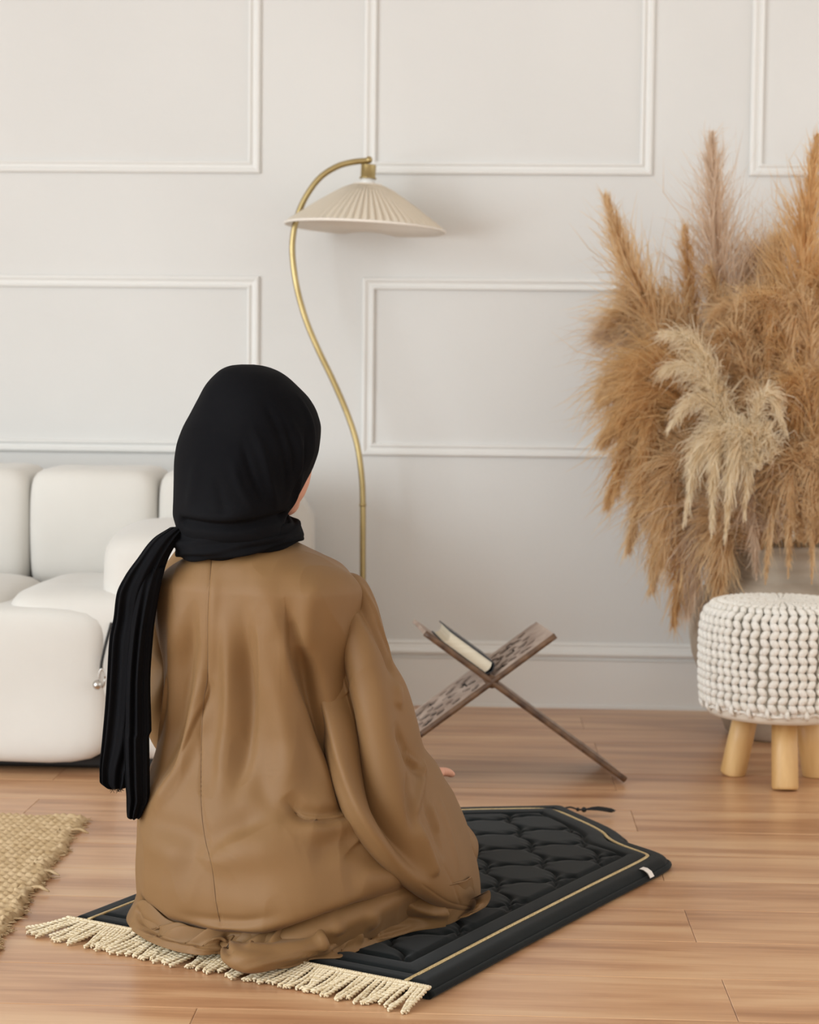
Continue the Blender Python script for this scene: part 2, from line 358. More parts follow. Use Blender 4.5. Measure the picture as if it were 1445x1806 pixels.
# ------------------------------------------------------------ jute rug
rx1, ry1 = -.782, 3.54
nx, ny = 190, 440; X = np.linspace(-1.42, rx1, nx); Y = np.linspace(2.15, ry1, ny)
gx, gy = np.meshgrid(X, Y, indexing='ij')
row_ = .023; ph = (gy+.25*gx)/row_
hh = .009+.0065*np.abs(np.sin(math.pi*ph))**.8*(0.3+.7*np.abs(np.sin(math.pi*(gx/.015+.5*np.floor(ph)+.3*ph))))+.0015*np.sin(gx*40+gy*23)*np.sin(gy*51)
gx2 = gx+.0*gy+(gy-ry1)*(-.058)*np.clip((gx+1.2)/.4, 0, 1)
edge = np.clip((nx-1-np.arange(nx))/3, 0, 1)[:, None]*np.clip((ny-1-np.arange(ny))/3, 0, 1)[None, :]
hh = hh*(.35+.65*edge**.5)
jit = rng.normal(0, .0022, ny); gx2[-3:, :] += jit[None, :]; gx2[-8:, :] += (.004*np.sin(Y*31)+.003*np.sin(Y*77))[None, :]
gy2 = gy.copy(); gy2[:, -3:] += rng.normal(0, .0014, nx)[:, None]
top = np.stack([gx2, gy2, hh], -1).reshape(-1, 3); bot = top.copy(); bot[:, 2] = .001
Fc = gridfaces(nx, ny); n0 = nx*ny
def rim(ids): return [[ids[i], ids[i+1], ids[i+1]+n0, ids[i]+n0] for i in range(len(ids)-1)]
Fc += rim([i*ny+ny-1 for i in range(nx)])+rim([(nx-1)*ny+j for j in range(ny)])+rim([i*ny for i in range(nx)])+rim(list(range(ny)))
rug = empty('jute_rug', (rx1, ry1, 0), 'woven golden jute rug with a rough fuzzy edge, at the lower left on the floor', 'rug')
link('woven_field', fixn(mesh_np('woven_field', np.vstack([top, bot]), Fc)), M['jute'], rug)
mb = MB()
for i in range(420):
    j = rng.integers(0, ny); p = top[(nx-1)*ny+j].copy(); p[2] = max(.003, p[2]*rng.uniform(.3, 1)); L = rng.uniform(.004, .013)*(2.2 if i % 40 == 0 else 1); a = rng.uniform(-1.2, 1.2)
    q = p+np.array([math.cos(a)*L, math.sin(a)*L, rng.uniform(-.004, .004)]); q[2] = max(q[2], .002)
    mid = (p+q)/2+rng.normal(0, .0015, 3); mid[2] = max(mid[2], .002)
    mb.add(*tube([p-np.array([.006, 0, 0]), mid, q], [.0016, .001, .0004], 4))
for i in range(30):
    t = at(0, 0, 3)*0+np.array([rng.uniform(rx1-.01, rx1+.02), ry1-rng.uniform(.03, .07), .01])
for (px, py) in ((150, 1466), (98, 1540), (80, 1568)):
    c = onz(px, py, .008); mb.add(*tube(cr([c+[-.03, .004, 0], c+[-.012, .003, .003], c+[.0, -.002, 0], c+[.008, -.004, -.003]], 9), np.array([.002, .0025, .003, .003, .003, .003, .0025, .0015, .001]), 6))
tag(mb.build('fuzz', M['jute'], rug), kind='stuff')

# ------------------------------------------------------------ prayer mat
hd = math.radians(-27.3); UX = np.array([math.cos(hd), math.sin(hd), 0]); VX = np.array([-UX[1], UX[0], 0]); OM = np.array([-.359, 2.668, 0])
def P(u, v, w=0.0): return OM+UX*u+VX*v+np.array([0, 0, w])
HWv = np.array([0, .3, .6, .78, .83, .855, .870, .883, .895, .907, .920, .928, .94, .962, .985, 1.01, 1.035, 1.06, 1.085, 1.105, 1.120, 1.131])
HWu = np.array([.322, .328, .338, .346, .346, .341, .330, .312, .290, .266, .240, .226, .222, .210, .190, .164, .132, .098, .064, .038, .020, .006])
def hw(v): return np.interp(v, HWv, HWu)
vs = np.linspace(0, 1.131, 470); hwv = hw(vs)
kk = np.array([.25, .5, .25]);
for _ in range(3): hwv[1:-1] = (np.convolve(hwv, kk, 'same'))[1:-1]
def hws(v): return np.interp(v, vs, hwv)
ns = 281; ss = np.linspace(-1, 1, ns); ss = np.sign(ss)*(1-(1-abs(ss))**1.15)
U = hwv[:, None]*ss[None, :]; Vv = np.repeat(vs[:, None], ns, 1)
bpts = np.concatenate([np.stack([hwv, vs], 1), np.stack([-hwv, vs], 1)[::-1]]); bseg = np.vstack([bpts[::3], bpts[:1]])
D = np.full(U.size, 9.); q = np.stack([U.ravel(), Vv.ravel()], 1)
for A_, B_ in zip(bseg[:-1], bseg[1:]):
    d, _t = segdist(q, A_, B_); D = np.minimum(D, d)
D = D.reshape(U.shape)
T0 = .022
def sm(x): x = np.clip(x, 0, 1); return x*x*(3-2*x)
hm = T0*(.30+.70*np.sqrt(np.clip(1-(1-np.clip(D/.016, 0, 1))**2, 0, 1)))
hm -= .0035*np.exp(-((D-.036)/.0035)**2)
hm -= .006*np.exp(-((D-.078)/.0045)**2)
hm += .002*np.sin(np.clip((D-.036)/.042, 0, 1)*math.pi)
# quilted ogee cells
pu, pv = .135, .175; dist = np.full(U.shape, 9.)
vv = Vv+.05*U; cw_ = np.cos(2*math.pi*vv/pv); sw_ = np.sin(2*math.pi*vv/pv)
for k_ in range(-8, 9):
    sg_ = 1 if k_ % 2 == 0 else -1
    uk = k_*pu/2+sg_*(pu/4*(np.sign(cw_)*np.abs(cw_)**.75)*.97+.0035*np.cos(10*math.pi*vv/pv))
    du = (pu/4)*2*math.pi/pv*sw_*.9
    dist = np.minimum(dist, np.abs(U-uk)/np.sqrt(1+du**2))
ins = sm((D-.080)/.006)
hm -= ins*.0065*np.exp(-(dist/.0036)**1.4); hm += ins*.0022*np.clip(dist/.02, 0, 1)
hm = np.maximum(hm, .004)
top = OM+U.reshape(-1, 1)*UX+Vv.reshape(-1, 1)*VX+np.array([0, 0, 1])*hm.reshape(-1, 1)
n0 = top.shape[0]; bot = top.copy(); bot[:, 2] = .0008
ids = list(range(ns))+[i*ns+ns-1 for i in range(1, 470)]+[469*ns+j for j in range(ns-2, -1, -1)]+[i*ns for i in range(468, -1, -1)]
Fc = gridfaces(470, ns)+rim(ids)
pm = empty('prayer_mat', tuple(OM), 'black quilted prayer mat with gold piping and cream fringe, under the woman', 'prayer mat')
quilt = link('quilted_cover', fixn(mesh_np('quilt', np.vstack([top, bot]), Fc)), M['mat'], pm)
def offs(dd):                            # inward offset of the outline as right side, tip, left side
    R_ = np.stack([hwv, vs], 1); T_ = np.gradient(R_, axis=0); T_ /= np.linalg.norm(T_, axis=1)[:, None]
    Q = R_+np.stack([-T_[:, 1], T_[:, 0]], 1)*dd
    keep = [q for i, q in enumerate(Q) if q[0] > 0 and np.min(np.linalg.norm(R_-q, axis=1)) > dd*.97]
    return np.array(keep)
def hat(u, v):
    i = int(np.clip(v/1.131*469, 0, 469)); return hm[i, int(np.argmin(abs(U[i]-u)))]
for dd, nm, rr, mm in ((.036, 'gold_piping', .0034, 'gold'),):
    Q = offs(dd)[::4]; mb = MB()
    Q = np.vstack([Q, Q[::-1]*[-1, 1]])
    P3 = np.array([P(u, v, T0-.0005) for u, v in Q])
    for _ in range(5): P3[1:-1] = .25*P3[:-2]+.5*P3[1:-1]+.25*P3[2:]
    mb.add(*tube(P3, rr, 8, flat=.5)); mb.build(nm, M[mm], pm)
mb = MB(); Q = np.stack([hwv+.0015, vs], 1)[::4]; Q = np.vstack([Q, Q[::-1]*[-1, 1]]); mb.add(*tube(np.array([P(u, v, .0062) for u, v in Q]), .0052, 8)); mb.build('edge_binding', M['mat'], pm)
c = onz(1137, 1553, .014)
e_ = (P(hws(.77), .77)-P(hws(.72), .72)); e_ /= np.linalg.norm(e_)
tt = P(hws(.745), .745, .012); n_ = np.cross(e_, [0, 0, 1]); mb = MB()
prof = np.array([P(hws(.745)-.012, .745, .0225), P(hws(.745)-.004, .745, .0215), P(hws(.745)+.004, .745, .017), P(hws(.745)+.009, .745, .009)])
V = np.vstack([prof-e_*.008, prof+e_*.008]); V2 = V+np.array([.0008, -.0008, .001]); mb.add(np.vstack([V, V2]), [[i, i+1, i+5, i+4] for i in range(3)]+[[8+i, 8+i+1, 8+i+5, 8+i+4] for i in range(3)]+[[0, 4, 12, 8], [3, 7, 15, 11]]); mb.build('care_label', M['white'], pm, False)
# tassel at the pointed tip
tp = P(0.002, 1.131, .012); te = onz(1083, 1430, .012)
pts = cr([tp, tp+(te-tp)*.15+[0, 0, .004], tp+(te-tp)*.30, tp+(te-tp)*.42], 12)
ts = MB(); ts.add(*tube(pts, .0018, 6)); ts.add(*sphere(pts[-1], .0055, 8, 8)); ts.add(*sphere(tp+(te-tp)*.30, .004, 8, 8))
for i in range(46):
    o = rng.normal(0, .0022, 3); o[2] = abs(o[2])*.7; e = te+rng.normal(0, .003, 3)*[1, 1, .5]-(te-tp)*rng.uniform(0, .08)
    b0 = pts[-1]; mid = (b0+e)/2+o*1.3+[0, -.004, .003]
    ts.add(*tube(cr([b0, mid, e], 7), [.0012]*6+[.0005], 4))
ts.build('tassel', M['black_thread'], pm)
# fringe: header braid and twisted strands
mb = MB()
for s2 in (0, math.pi):
    t = np.linspace(0, 1, 900); mb.add(*tube(np.array([P(-.325+.652*x, -.004+.0022*math.cos(x*560+s2), .019+.0022*math.sin(x*560+s2)) for x in t]), .0022, 5))
mb.build('fringe_header', M['fringe'], pm)
def strand_mesh(L, bend, curl):
    mb = MB(); t = np.linspace(0, 1, 26)
    cx = bend*t**1.6+curl*np.sin(t*math.pi); cy = -L*t; cz = .017*(1-t)**2.2+.0035+.004*np.sin(t*math.pi)
    for s2 in (0, math.pi):
        w = t*L*540+s2; r = .0018*(1+.35*sm((t-.85)/.15))
        mb.add(*tube(np.stack([cx+r*np.cos(w), cy, cz+r*np.sin(w)], 1), np.where(t > .97, .0012, .0021), 5))
    me = mesh_np('fringe_strand', np.vstack(mb.v), mb.f); me.materials.append(M['fringe']); return me
svar = [strand_mesh(rng.uniform(.056, .070), rng.uniform(-.024, -.002), rng.uniform(-.004, .004)) for _ in range(14)]
NSTR = 118; rot = Matrix.Rotation(hd, 4, 'Z'); pinv = Matrix.Translation(-Vector(OM))
for i in range(NSTR):
    x = -.322+.646*i/(NSTR-1)+rng.normal(0, .001); o = bpy.data.objects.new('fringe_strand', svar[rng.integers(14)]); COL.objects.link(o); o.parent = pm; o.matrix_parent_inverse = pinv
    cl = math.sin(i*.9)*.10+math.sin(i*.37+1)*.12; yawj = cl-(.9*max(0, (8-i)/8))+(.35*max(0, (i-NSTR+7)/7))
    o.matrix_basis = Matrix.Translation(Vector(P(x, -.003, 0)))@rot@Matrix.Rotation(yawj, 4, 'Z')@Matrix.Scale(rng.uniform(.92, 1.06)*(1 if 4 < i < NSTR-5 else 1.1), 4, (0, 1, 0))

# ------------------------------------------------------------ book stand and book
YS = 3.93; pivot = at(868, 1203, YS); a0 = np.array([-math.sin(math.radians(9)), math.cos(math.radians(9)), 0]); WB = .215
acr = np.array([a0[1], -a0[0], 0])       # horizontal, across the stand
fR = onz(1122, 1392, .006); L1 = (fR-pivot)@acr; hp = pivot[2]
dA = acr*L1+np.array([0, 0, -hp+.006]); LA = np.linalg.norm(dA); dA /= LA               # leg A down to the right
dB = -acr*L1+np.array([0, 0, -hp+.006]); dB /= np.linalg.norm(dB)                       # leg B down to the left
st = empty('book_stand', tuple(pivot*[1, 1, 0]), 'folding x-shaped carved dark wooden book stand on the floor beyond the mat', 'book stand')
def leaf(s, t, cx, cy, ang, l, w):
    c_, s_ = math.cos(ang), math.sin(ang); x = (s-cx)*c_+(t-cy)*s_; y = -(s-cx)*s_+(t-cy)*c_
    f = x/l; return (np.abs(f) < 1) & (np.abs(y) < w*(1-f**2)*(1+.6*f))
def board(d, Lup, Ldn, up_slots, name, z0=0.0):
    th = .0085; n = np.cross(d, a0); n /= np.linalg.norm(n)
    if n[2] < 0: n = -n
    cs = .0042; ks = int((Lup+Ldn)/cs); kt = int(WB/cs)
    S = np.linspace(-Lup, Ldn, ks+1); T = np.linspace(0, WB, kt+1)
    sc = (S[:-1]+S[1:])/2; tc = (T[:-1]+T[1:])/2; s_, t_ = np.meshgrid(sc, tc, indexing='ij')
    hole = np.zeros_like(s_, bool)
    r2 = random.Random(5)
    for sgn, Lm in ((-1, Lup), (1, Ldn)):
        x0 = .035; m_ = Lm-.02
        while x0 < m_-.02:
            for k2 in range(3):
                cy = WB*(.20+.27*k2); an = sgn*(.7 if k2 % 2 else -.7)+r2.uniform(-.2, .2)
                hole |= leaf(s_, t_, sgn*(x0+r2.uniform(-.004, .004)), cy+r2.uniform(-.008, .008), an, r2.uniform(.016, .024), r2.uniform(.009, .013))
                hole |= leaf(s_, t_, sgn*(x0+.016), cy+.026, -an+r2.uniform(-.5, .5), r2.uniform(.012, .018), .009)
            x0 += r2.uniform(.034, .046)
    hole &= (t_ > .018) & (t_ < WB-.018) & (np.abs(s_) > .024) & (s_ > -Lup+.018) & (s_ < Ldn-.018)
    rnd = (s_ < -Lup+.012) & ((t_ < .006) | (t_ > WB-.006)); hole |= rnd
    # knuckle joint: the two boards interlace at the middle
    V = np.array([pivot+d*s+a0*t for s in S for t in T]); m = kt+1
    lo = V-n*th/2; hi = V+n*th/2; nV = len(V); Fc = []
    solid = ~hole
    for i in range(ks):
        for j in range(kt):
            if not solid[i, j]: continue
            a, b, c2, d2 = i*m+j, (i+1)*m+j, (i+1)*m+j+1, i*m+j+1
            Fc.append([a+nV, b+nV, c2+nV, d2+nV]); Fc.append([a, d2, c2, b])
            for (ii, jj, e) in ((i-1, j, (d2, a)), (i+1, j, (b, c2)), (i, j-1, (a, b)), (i, j+1, (c2, d2))):
                if not (0 <= ii < ks and 0 <= jj < kt and solid[ii, jj]): Fc.append([e[0], e[1], e[1]+nV, e[0]+nV])
    o_ = link(name, fixn(mesh_np(name, np.vstack([lo, hi]), Fc, False)), M['rehal'], st)
    cb = MB(); Rm = np.stack([d, a0, n], 1); cb.add(*box(pivot+d*(Ldn-Lup)/2+a0*WB/2, (Lup+Ldn-.03, WB-.02, th*.12), Rm)); cb.build('hole_shade_sheet', M['holeshade'], o_, False)  # thin dark sheet added within the board to paint the holes' shade
    return o_
LupA = .182; LupB = .170
board(dA, LupA, LA-.004, 1, 'carved_board'); board(dB, LupB, LA-.004, 1, 'carved_board')
for d, Lu in ((dA, LupA), (dB, LupB)):
    mb = MB(); n = np.cross(d, a0)
    p0 = pivot-d*Lu-a0*.002; p1 = pivot+d*(LA-.006)-a0*.002
    mb.add(*tube(cr([p0, p0*.5+p1*.5, p1], 20), .0066, 8)); mb.build('edge_moulding', M['rehaldark'], st)
mb = MB()
for k2 in range(5):
    mb.add(*tube([pivot+a0*(WB*k2/5-.004), pivot+a0*(WB*(k2+.92)/5-.004)], .0135 if k2 % 2 == 0 else .012, 12))
mb.build('hinge', M['rehaldark'], st)
# closed book lying on the left leaf
uA = -dA; nA = np.cross(dA, a0); nA = nA if nA[2] > 0 else -nA; nA /= np.linalg.norm(nA)
bk = empty('book', tuple(pivot+uA*.08+nA*.02), 'closed thick book with dark cover and cream pages on the wooden stand', 'book')
BL, BT, BH = .122, .031, .165; s0 = .018; base = pivot+nA*.0052+a0*.012
def bp(s, h, t): return base+uA*s+nA*h+a0*t
pg = MB(); ps = []
for t in (0.003, BH-.003):
    pr = [(s0+.006, .0028)]+[(s0+.004-.0035*math.sin(x), .0028+(BT-.0056)*x/math.pi) for x in np.linspace(0, math.pi, 7)]
    pr += [(s0+BL-.006-.006*math.sin(x)*1.0, BT-.0028-(BT-.0056)*x/math.pi) for x in np.linspace(0, math.pi, 9)]
    ps.append([bp(s, h, t) for s, h in pr])
n = len(ps[0]); pg.add(np.array(ps[0]+ps[1]), [[i, (i+1) % n, (i+1) % n+n, i+n] for i in range(n)]+[list(range(n)), list(range(n, 2*n))]); pg.build('page_block', M['pages'], bk, False)
mb = MB(); outl = [(s0+BL, 0)]+[(s0, 0)]+[(s0-.0075*math.sin(x), BT*x/math.pi) for x in np.linspace(.2, math.pi-.2, 7)]+[(s0, BT), (s0+BL, BT)]
inn = [(s0+BL, .0026)]+[(s0+.001, .0026)]+[(s0+.001-.0065*math.sin(x), .0026+(BT-.0052)*x/math.pi) for x in np.linspace(.2, math.pi-.2, 7)]+[(s0+.001, BT-.0026), (s0+BL, BT-.0026)]
lp = outl+inn[::-1]; m1 = len(outl); V = [bp(s, h, 0) for s, h in lp]+[bp(s, h, BH) for s, h in lp]; n = len(lp)
Fc = [[i, (i+1) % n, (i+1) % n+n, i+n] for i in range(n)]
for o_ in (0, n): Fc += [[o_+i, o_+i+1, o_+n-2-i, o_+n-1-i] for i in range(m1-1)]
mb.add(V, Fc); mb.build('cover', M['cover'], bk, False)

# ------------------------------------------------------------ knitted stool
SX, SY = at(1377, 1150, 4.05)[0], 4.05
stl = empty('stool', (SX, SY, 0), 'round cream chunky-knit stool on three pale wooden legs at the right edge, before the vase', 'stool')
RS = .166; prof = [(RS-.010, .174), (RS-.003, .180), (RS, .195), (RS+.003, .24), (RS+.003, .31), (RS-.001, .36), (RS-.018, .386), (RS-.05, .394), (RS-.10, .396), (.010, .397)]
pf = cr([(a, b, 0) for a, b in prof], 220)[:, :2]
dl = np.r_[0, np.cumsum(np.linalg.norm(np.diff(pf, axis=0), axis=1))]; tot = dl[-1]; NC = 52; RH = .0172; nr = int(tot/RH)
sd = np.linspace(0, tot, nr*6+1); pr_ = np.interp(sd, dl, pf[:, 0]); pz_ = np.interp(sd, dl, pf[:, 1])
tr = np.gradient(pr_); tz = np.gradient(pz_); nl = np.hypot(tr, tz); nr_, nz_ = tz/nl, -tr/nl
mb = MB()
for cidx in range(NC):
    if True:
        ph = sd/RH*math.pi; q_ = np.sin(ph); zig = np.sign(q_)*np.abs(q_)**.5*.0036*(pr_/RS)+.0007*math.sin(cidx*2.1)
        bul = .0042*np.abs(np.cos(ph))+rng.normal(0, .0003, len(ph))
        an = 2*math.pi*cidx/NC+zig/np.maximum(pr_, .04)+.012*np.sin(sd*20+cidx)
        r = pr_+nr_*bul; z = pz_+nz_*bul
        mb.add(*tube(np.stack([SX+r*np.cos(an), SY+r*np.sin(an), z], 1), (.0072+.0014*np.abs(np.cos(ph)))*np.clip(pr_/RS, .25, 1), 7))
tag(mb.build('knit_cover', M['knit'], stl), kind='stuff')
mb = MB(); mb.add(*lathe([(.01, .150), (RS-.03, .148), (RS-.012, .150), (RS-.003, .160), (RS-.006, .34), (RS-.02, .378), (RS-.06, .388), (.01, .389)], 64, (SX, SY, 0))); mb.build('cushion', M['canvas'], stl)
mb = MB(); a = np.linspace(0, 2*math.pi, 240); mb.add(*tube(np.stack([SX+(RS-.002+.002*np.sin(a*13))*np.cos(a), SY+(RS-.002+.002*np.sin(a*13))*np.sin(a), .171+.003*np.sin(a*5+1)], 1), .0034, 7))
for i in range(26):
    an = 2*math.pi*i/26+.06; r = RS+.001
    mb.add(*tube([(SX+r*math.cos(an), SY+r*math.sin(an), .186), (SX+(r+.005)*math.cos(an), SY+(r+.005)*math.sin(an), .172), (SX+(r+.001)*math.cos(an+.02), SY+(r+.001)*math.sin(an+.02), .163)], [.005, .0055, .004], 7))
mb.build('drawstring', M['knit'], stl)
for ang in (-90, 27, 153):
    a = math.radians(ang); d = np.array([math.cos(a), math.sin(a), 0]); f0 = np.array([SX, SY, 0])+d*.104; t0 = np.array([SX, SY, .155])+d*.072
    mb = MB(); ax = t0-f0
    pts = [f0+[0, 0, .0005], f0+ax*.02, f0+ax*.05, f0+ax*.5, f0+ax]
    V, Fc = tube(pts, [.0255, .028, .0290, .0285, .0275], 20); V[:, 2] = np.maximum(V[:, 2], .0005); mb.add(V, Fc); mb.build('leg', M['legwood'], stl)

# ------------------------------------------------------------ vase and pampas grass
VC = at(1376, 1150, 4.60); VXc, VYc = VC[0], 4.60
vz = lathe([(.005, .0), (.118, 0), (.132, .012), (.150, .06), (.190, .13), (.218, .20), (.226, .25), (.222, .32), (.200, .366), (.165, .392), (.140, .40), (.143, .408), (.138, .414), (.138, .424), (.143, .430), (.138, .437), (.137, .452), (.150, .466), (.156, .476), (.150, .484), (.134, .480), (.126, .44), (.15, .36), (.17, .25), (.10, .05), (.01, .04)], 56, (VXc, VYc, 0))
mb = MB(); mb.add(*vz); tag(mb.build('clay_vase', M['clay'], None), 'large weathered beige clay urn on the floor behind the knitted stool', 'vase')
mouth = np.array([VXc, VYc, .46])
def ribbons(P0, P1, P2, P3, w):          # n cubic ribbons, 4 points each
    n = len(P0); pts = np.stack([P0, P1, P2, P3], 1); t = np.gradient(pts, axis=1)
    rd = rng.normal(0, 1, (n, 1, 3)); sd_ = np.cross(t, rd); sd_ /= np.linalg.norm(sd_, axis=2, keepdims=True)+1e-9
    ww = np.array([.8, 1.0, .75, .12])[None, :, None]*np.asarray(w).reshape(-1, 1, 1)
    V = np.stack([pts-sd_*ww, pts+sd_*ww], 2).reshape(n*8, 3)
    f = np.array([[0, 1, 3, 2], [2, 3, 5, 4], [4, 5, 7, 6]]); Fc = (np.arange(n)[:, None, None]*8+f[None]).reshape(-1, 4)
    return V, Fc
PGROUP = 'pampas plumes massed in the clay urn'
def plume(pts, m, R0=.07, n=900, fl=.075, droop=.5, label=None, stem=True, back=1.0, tipw=.25):
    """pts: world points of the rachis from its base to its tip"""
    A = cr(pts, 60); T, N, B = frames(A)
    t = rng.beta(1.1, 1.05, n); i = np.clip((t*59).astype(int), 0, 59); P0 = A[i]
    ph = rng.uniform(0, 2*math.pi, n); cl = np.round(ph/ (2*math.pi)*9)/9*2*math.pi; ph = .6*cl+.4*ph
    side = N[i]*np.cos(ph)[:, None]+B[i]*np.sin(ph)[:, None]
    env = np.sin(np.clip(t*.93+.10, 0, 1)*math.pi)**.7*(1-.45*t)+tipw*.3
    L = fl*rng.uniform(.45, 1.15, n)*(1+.6*(rng.uniform(0, 1, n) > .9))*env
    sp = rng.uniform(.35, 1.0, n)*back
    d0 = T[i]*(.8+1.3*t**2)[:, None]+side*sp[:, None]*(1.0-.35*t)[:, None]; d0 /= np.linalg.norm(d0, axis=1)[:, None]
    g = np.array([0, 0, -1.])
    P1 = P0+d0*L[:, None]*.4
    d1 = d0*.8+g*droop*.5+rng.normal(0, .16, (n, 3)); P2 = P1+d1/np.linalg.norm(d1, axis=1)[:, None]*L[:, None]*.38
    d2 = d1*.7+g*droop*.9+rng.normal(0, .25, (n, 3)); P3 = P2+d2/np.linalg.norm(d2, axis=1)[:, None]*L[:, None]*.36
    for q in (P0, P1, P2, P3): q[:, 1] = np.minimum(q[:, 1], YW-.03)
    V, Fc = ribbons(P0, P1, P2, P3, rng.uniform(.0007, .0014, n))
    r = empty('pampas_plume', tuple(A[0]), label or PLAB[m], 'dried grass', PGROUP)
    link('plume_filaments', mesh_np('plume', V, Fc), M[m], r)
    mb = MB(); S_ = np.vstack([cr([mouth*[1, 1, .8]+[rng.normal(0, .05), rng.normal(0, .03), 0], mouth*.5+A[0]*.5+[0, 0, .10], A[0]], 12)[:-1], A[::6]]) if stem else A[::6]
    S_[:, 1] = np.minimum(S_[:, 1], YW-.035)
    mb.add(*tube(S_, np.linspace(.0024, .0007, len(S_)), 5)); mb.build('stem', M['tan'] if m != 'cream' else M['cream'], r)
    return r
PLAB = {'tan': 'tan pampas plume matted among others in the middle and right of the bunch', 'rust': 'golden pampas plume matted among others in the right half of the bunch',
        'taupe': 'greyish-taupe pampas plume behind the others in the middle of the bunch', 'cream': 'pale cream fluffy pampas plume hanging in the front of the bunch'}
LSLAB = ['tan pampas plume at the upper left of the bunch, under the leaning spike', 'taupe pampas wisp poking out at the upper left edge of the bunch', 'tan pampas plume at the left edge, level with the topmost cream plume',
         'tan pampas plume reaching furthest left at mid height of the bunch', 'golden pampas plume on the left edge below the furthest-left one', 'tan pampas plume drooping at the left, beside the lower wall moulding',
         'tan pampas plume drooping at the lower left, above the wooden book stand', 'golden pampas plume hanging lowest, its tip left of the stool top', 'golden pampas plume left of the cream plumes, behind the drooping ones',
         'tan pampas plume between the lowest golden one and the cream cluster', 'golden pampas plume sweeping left from beneath the topmost cream plume', 'tan pampas plume between the two left upright spikes, low down', 'greyish pampas plume hanging right beside the urn shoulder', 'tan pampas plume hanging over the left side of the urn mouth']
CRLAB = ['topmost cream pampas plume pointing left', 'second cream pampas plume from the top, curling left', 'third cream pampas plume from the top, hooked to the left', 'cream pampas plume hanging leftmost in the lower cream cluster',
         'long cream pampas plume in the middle of the lower cluster', 'cream pampas plume hanging straight down right of the middle', 'short cream pampas plume at the right of the hanging cluster', 'small cream pampas tuft set apart at the right, pointing down right']
def px3(lst, Y, dY=0):
    n = len(lst); return [at(x, y, Y+dY*i/(n-1)) for i, (x, y) in enumerate(lst)]
# upright spikes
plume(px3([(1300, 800), (1275, 560), (1262, 400), (1256, 236)], 4.62), 'taupe', n=1500, fl=.20, droop=-.12, back=1.25, label='tall upright taupe pampas plume, highest spike left of the bunch top')
plume(px3([(1260, 800), (1170, 600), (1110, 470), (1068, 345)], 4.56), 'tan', n=1700, fl=.16, droop=-.05, back=.9, label='tan pampas spike leaning out to the upper left of the bunch')
plume(px3([(1420, 760), (1418, 560), (1422, 400), (1442, 240)], 4.50), 'rust', n=1700, fl=.18, droop=-.05, back=1.1, label='golden upright pampas spike at the right edge of the photo')
plume(px3([(1235, 700), (1222, 560), (1214, 470), (1208, 400)], 4.62), 'rust', n=900, fl=.10, droop=0, back=.7, label='thin short golden pampas spike between the two left tall ones')
plume(px3([(1300, 700), (1320, 560), (1330, 470), (1390, 425)], 4.66), 'taupe', n=1500, fl=.15, droop=-.05)
plume(px3([(1380, 780), (1370, 600), (1365, 500), (1372, 420)], 4.58), 'tan', n=1400, fl=.15, droop=0)
# left sweep
LS = [([(1330, 800), (1240, 640), (1150, 570), (1100, 560)], 'tan', 4.62), ([(1330, 820), (1220, 660), (1130, 605), (1078, 590)], 'taupe', 4.66),
      ([(1340, 850), (1220, 690), (1130, 655), (1075, 690)], 'tan', 4.60), ([(1340, 880), (1230, 730), (1140, 695), (1070, 770)], 'tan', 4.57),
      ([(1330, 900), (1230, 760), (1140, 740), (1075, 880)], 'rust', 4.55), ([(1330, 930), (1240, 800), (1160, 800), (1110, 960)], 'tan', 4.55),
      ([(1330, 960), (1250, 850), (1180, 860), (1150, 1030)], 'tan', 4.52), ([(1340, 960), (1270, 880), (1215, 900), (1190, 1090)], 'rust', 4.50),
      ([(1330, 860), (1240, 740), (1170, 700), (1130, 840)], 'rust', 4.48), ([(1330, 900), (1250, 820), (1200, 830), (1165, 990)], 'tan', 4.46),
      ([(1320, 800), (1230, 690), (1160, 650), (1100, 730)], 'rust', 4.50), ([(1300, 760), (1230, 640), (1180, 560), (1120, 520)], 'tan', 4.58),
      ([(1340, 980), (1290, 900), (1250, 920), (1215, 1070)], 'taupe', 4.48), ([(1345, 970), (1310, 910), (1285, 930), (1268, 1035)], 'tan', 4.44)]
for (p, m, Y), lb in zip(LS, LSLAB): plume(px3(p, Y), m, label=lb, n=1900, fl=.14, droop=.36, back=1.1, tipw=1.0)
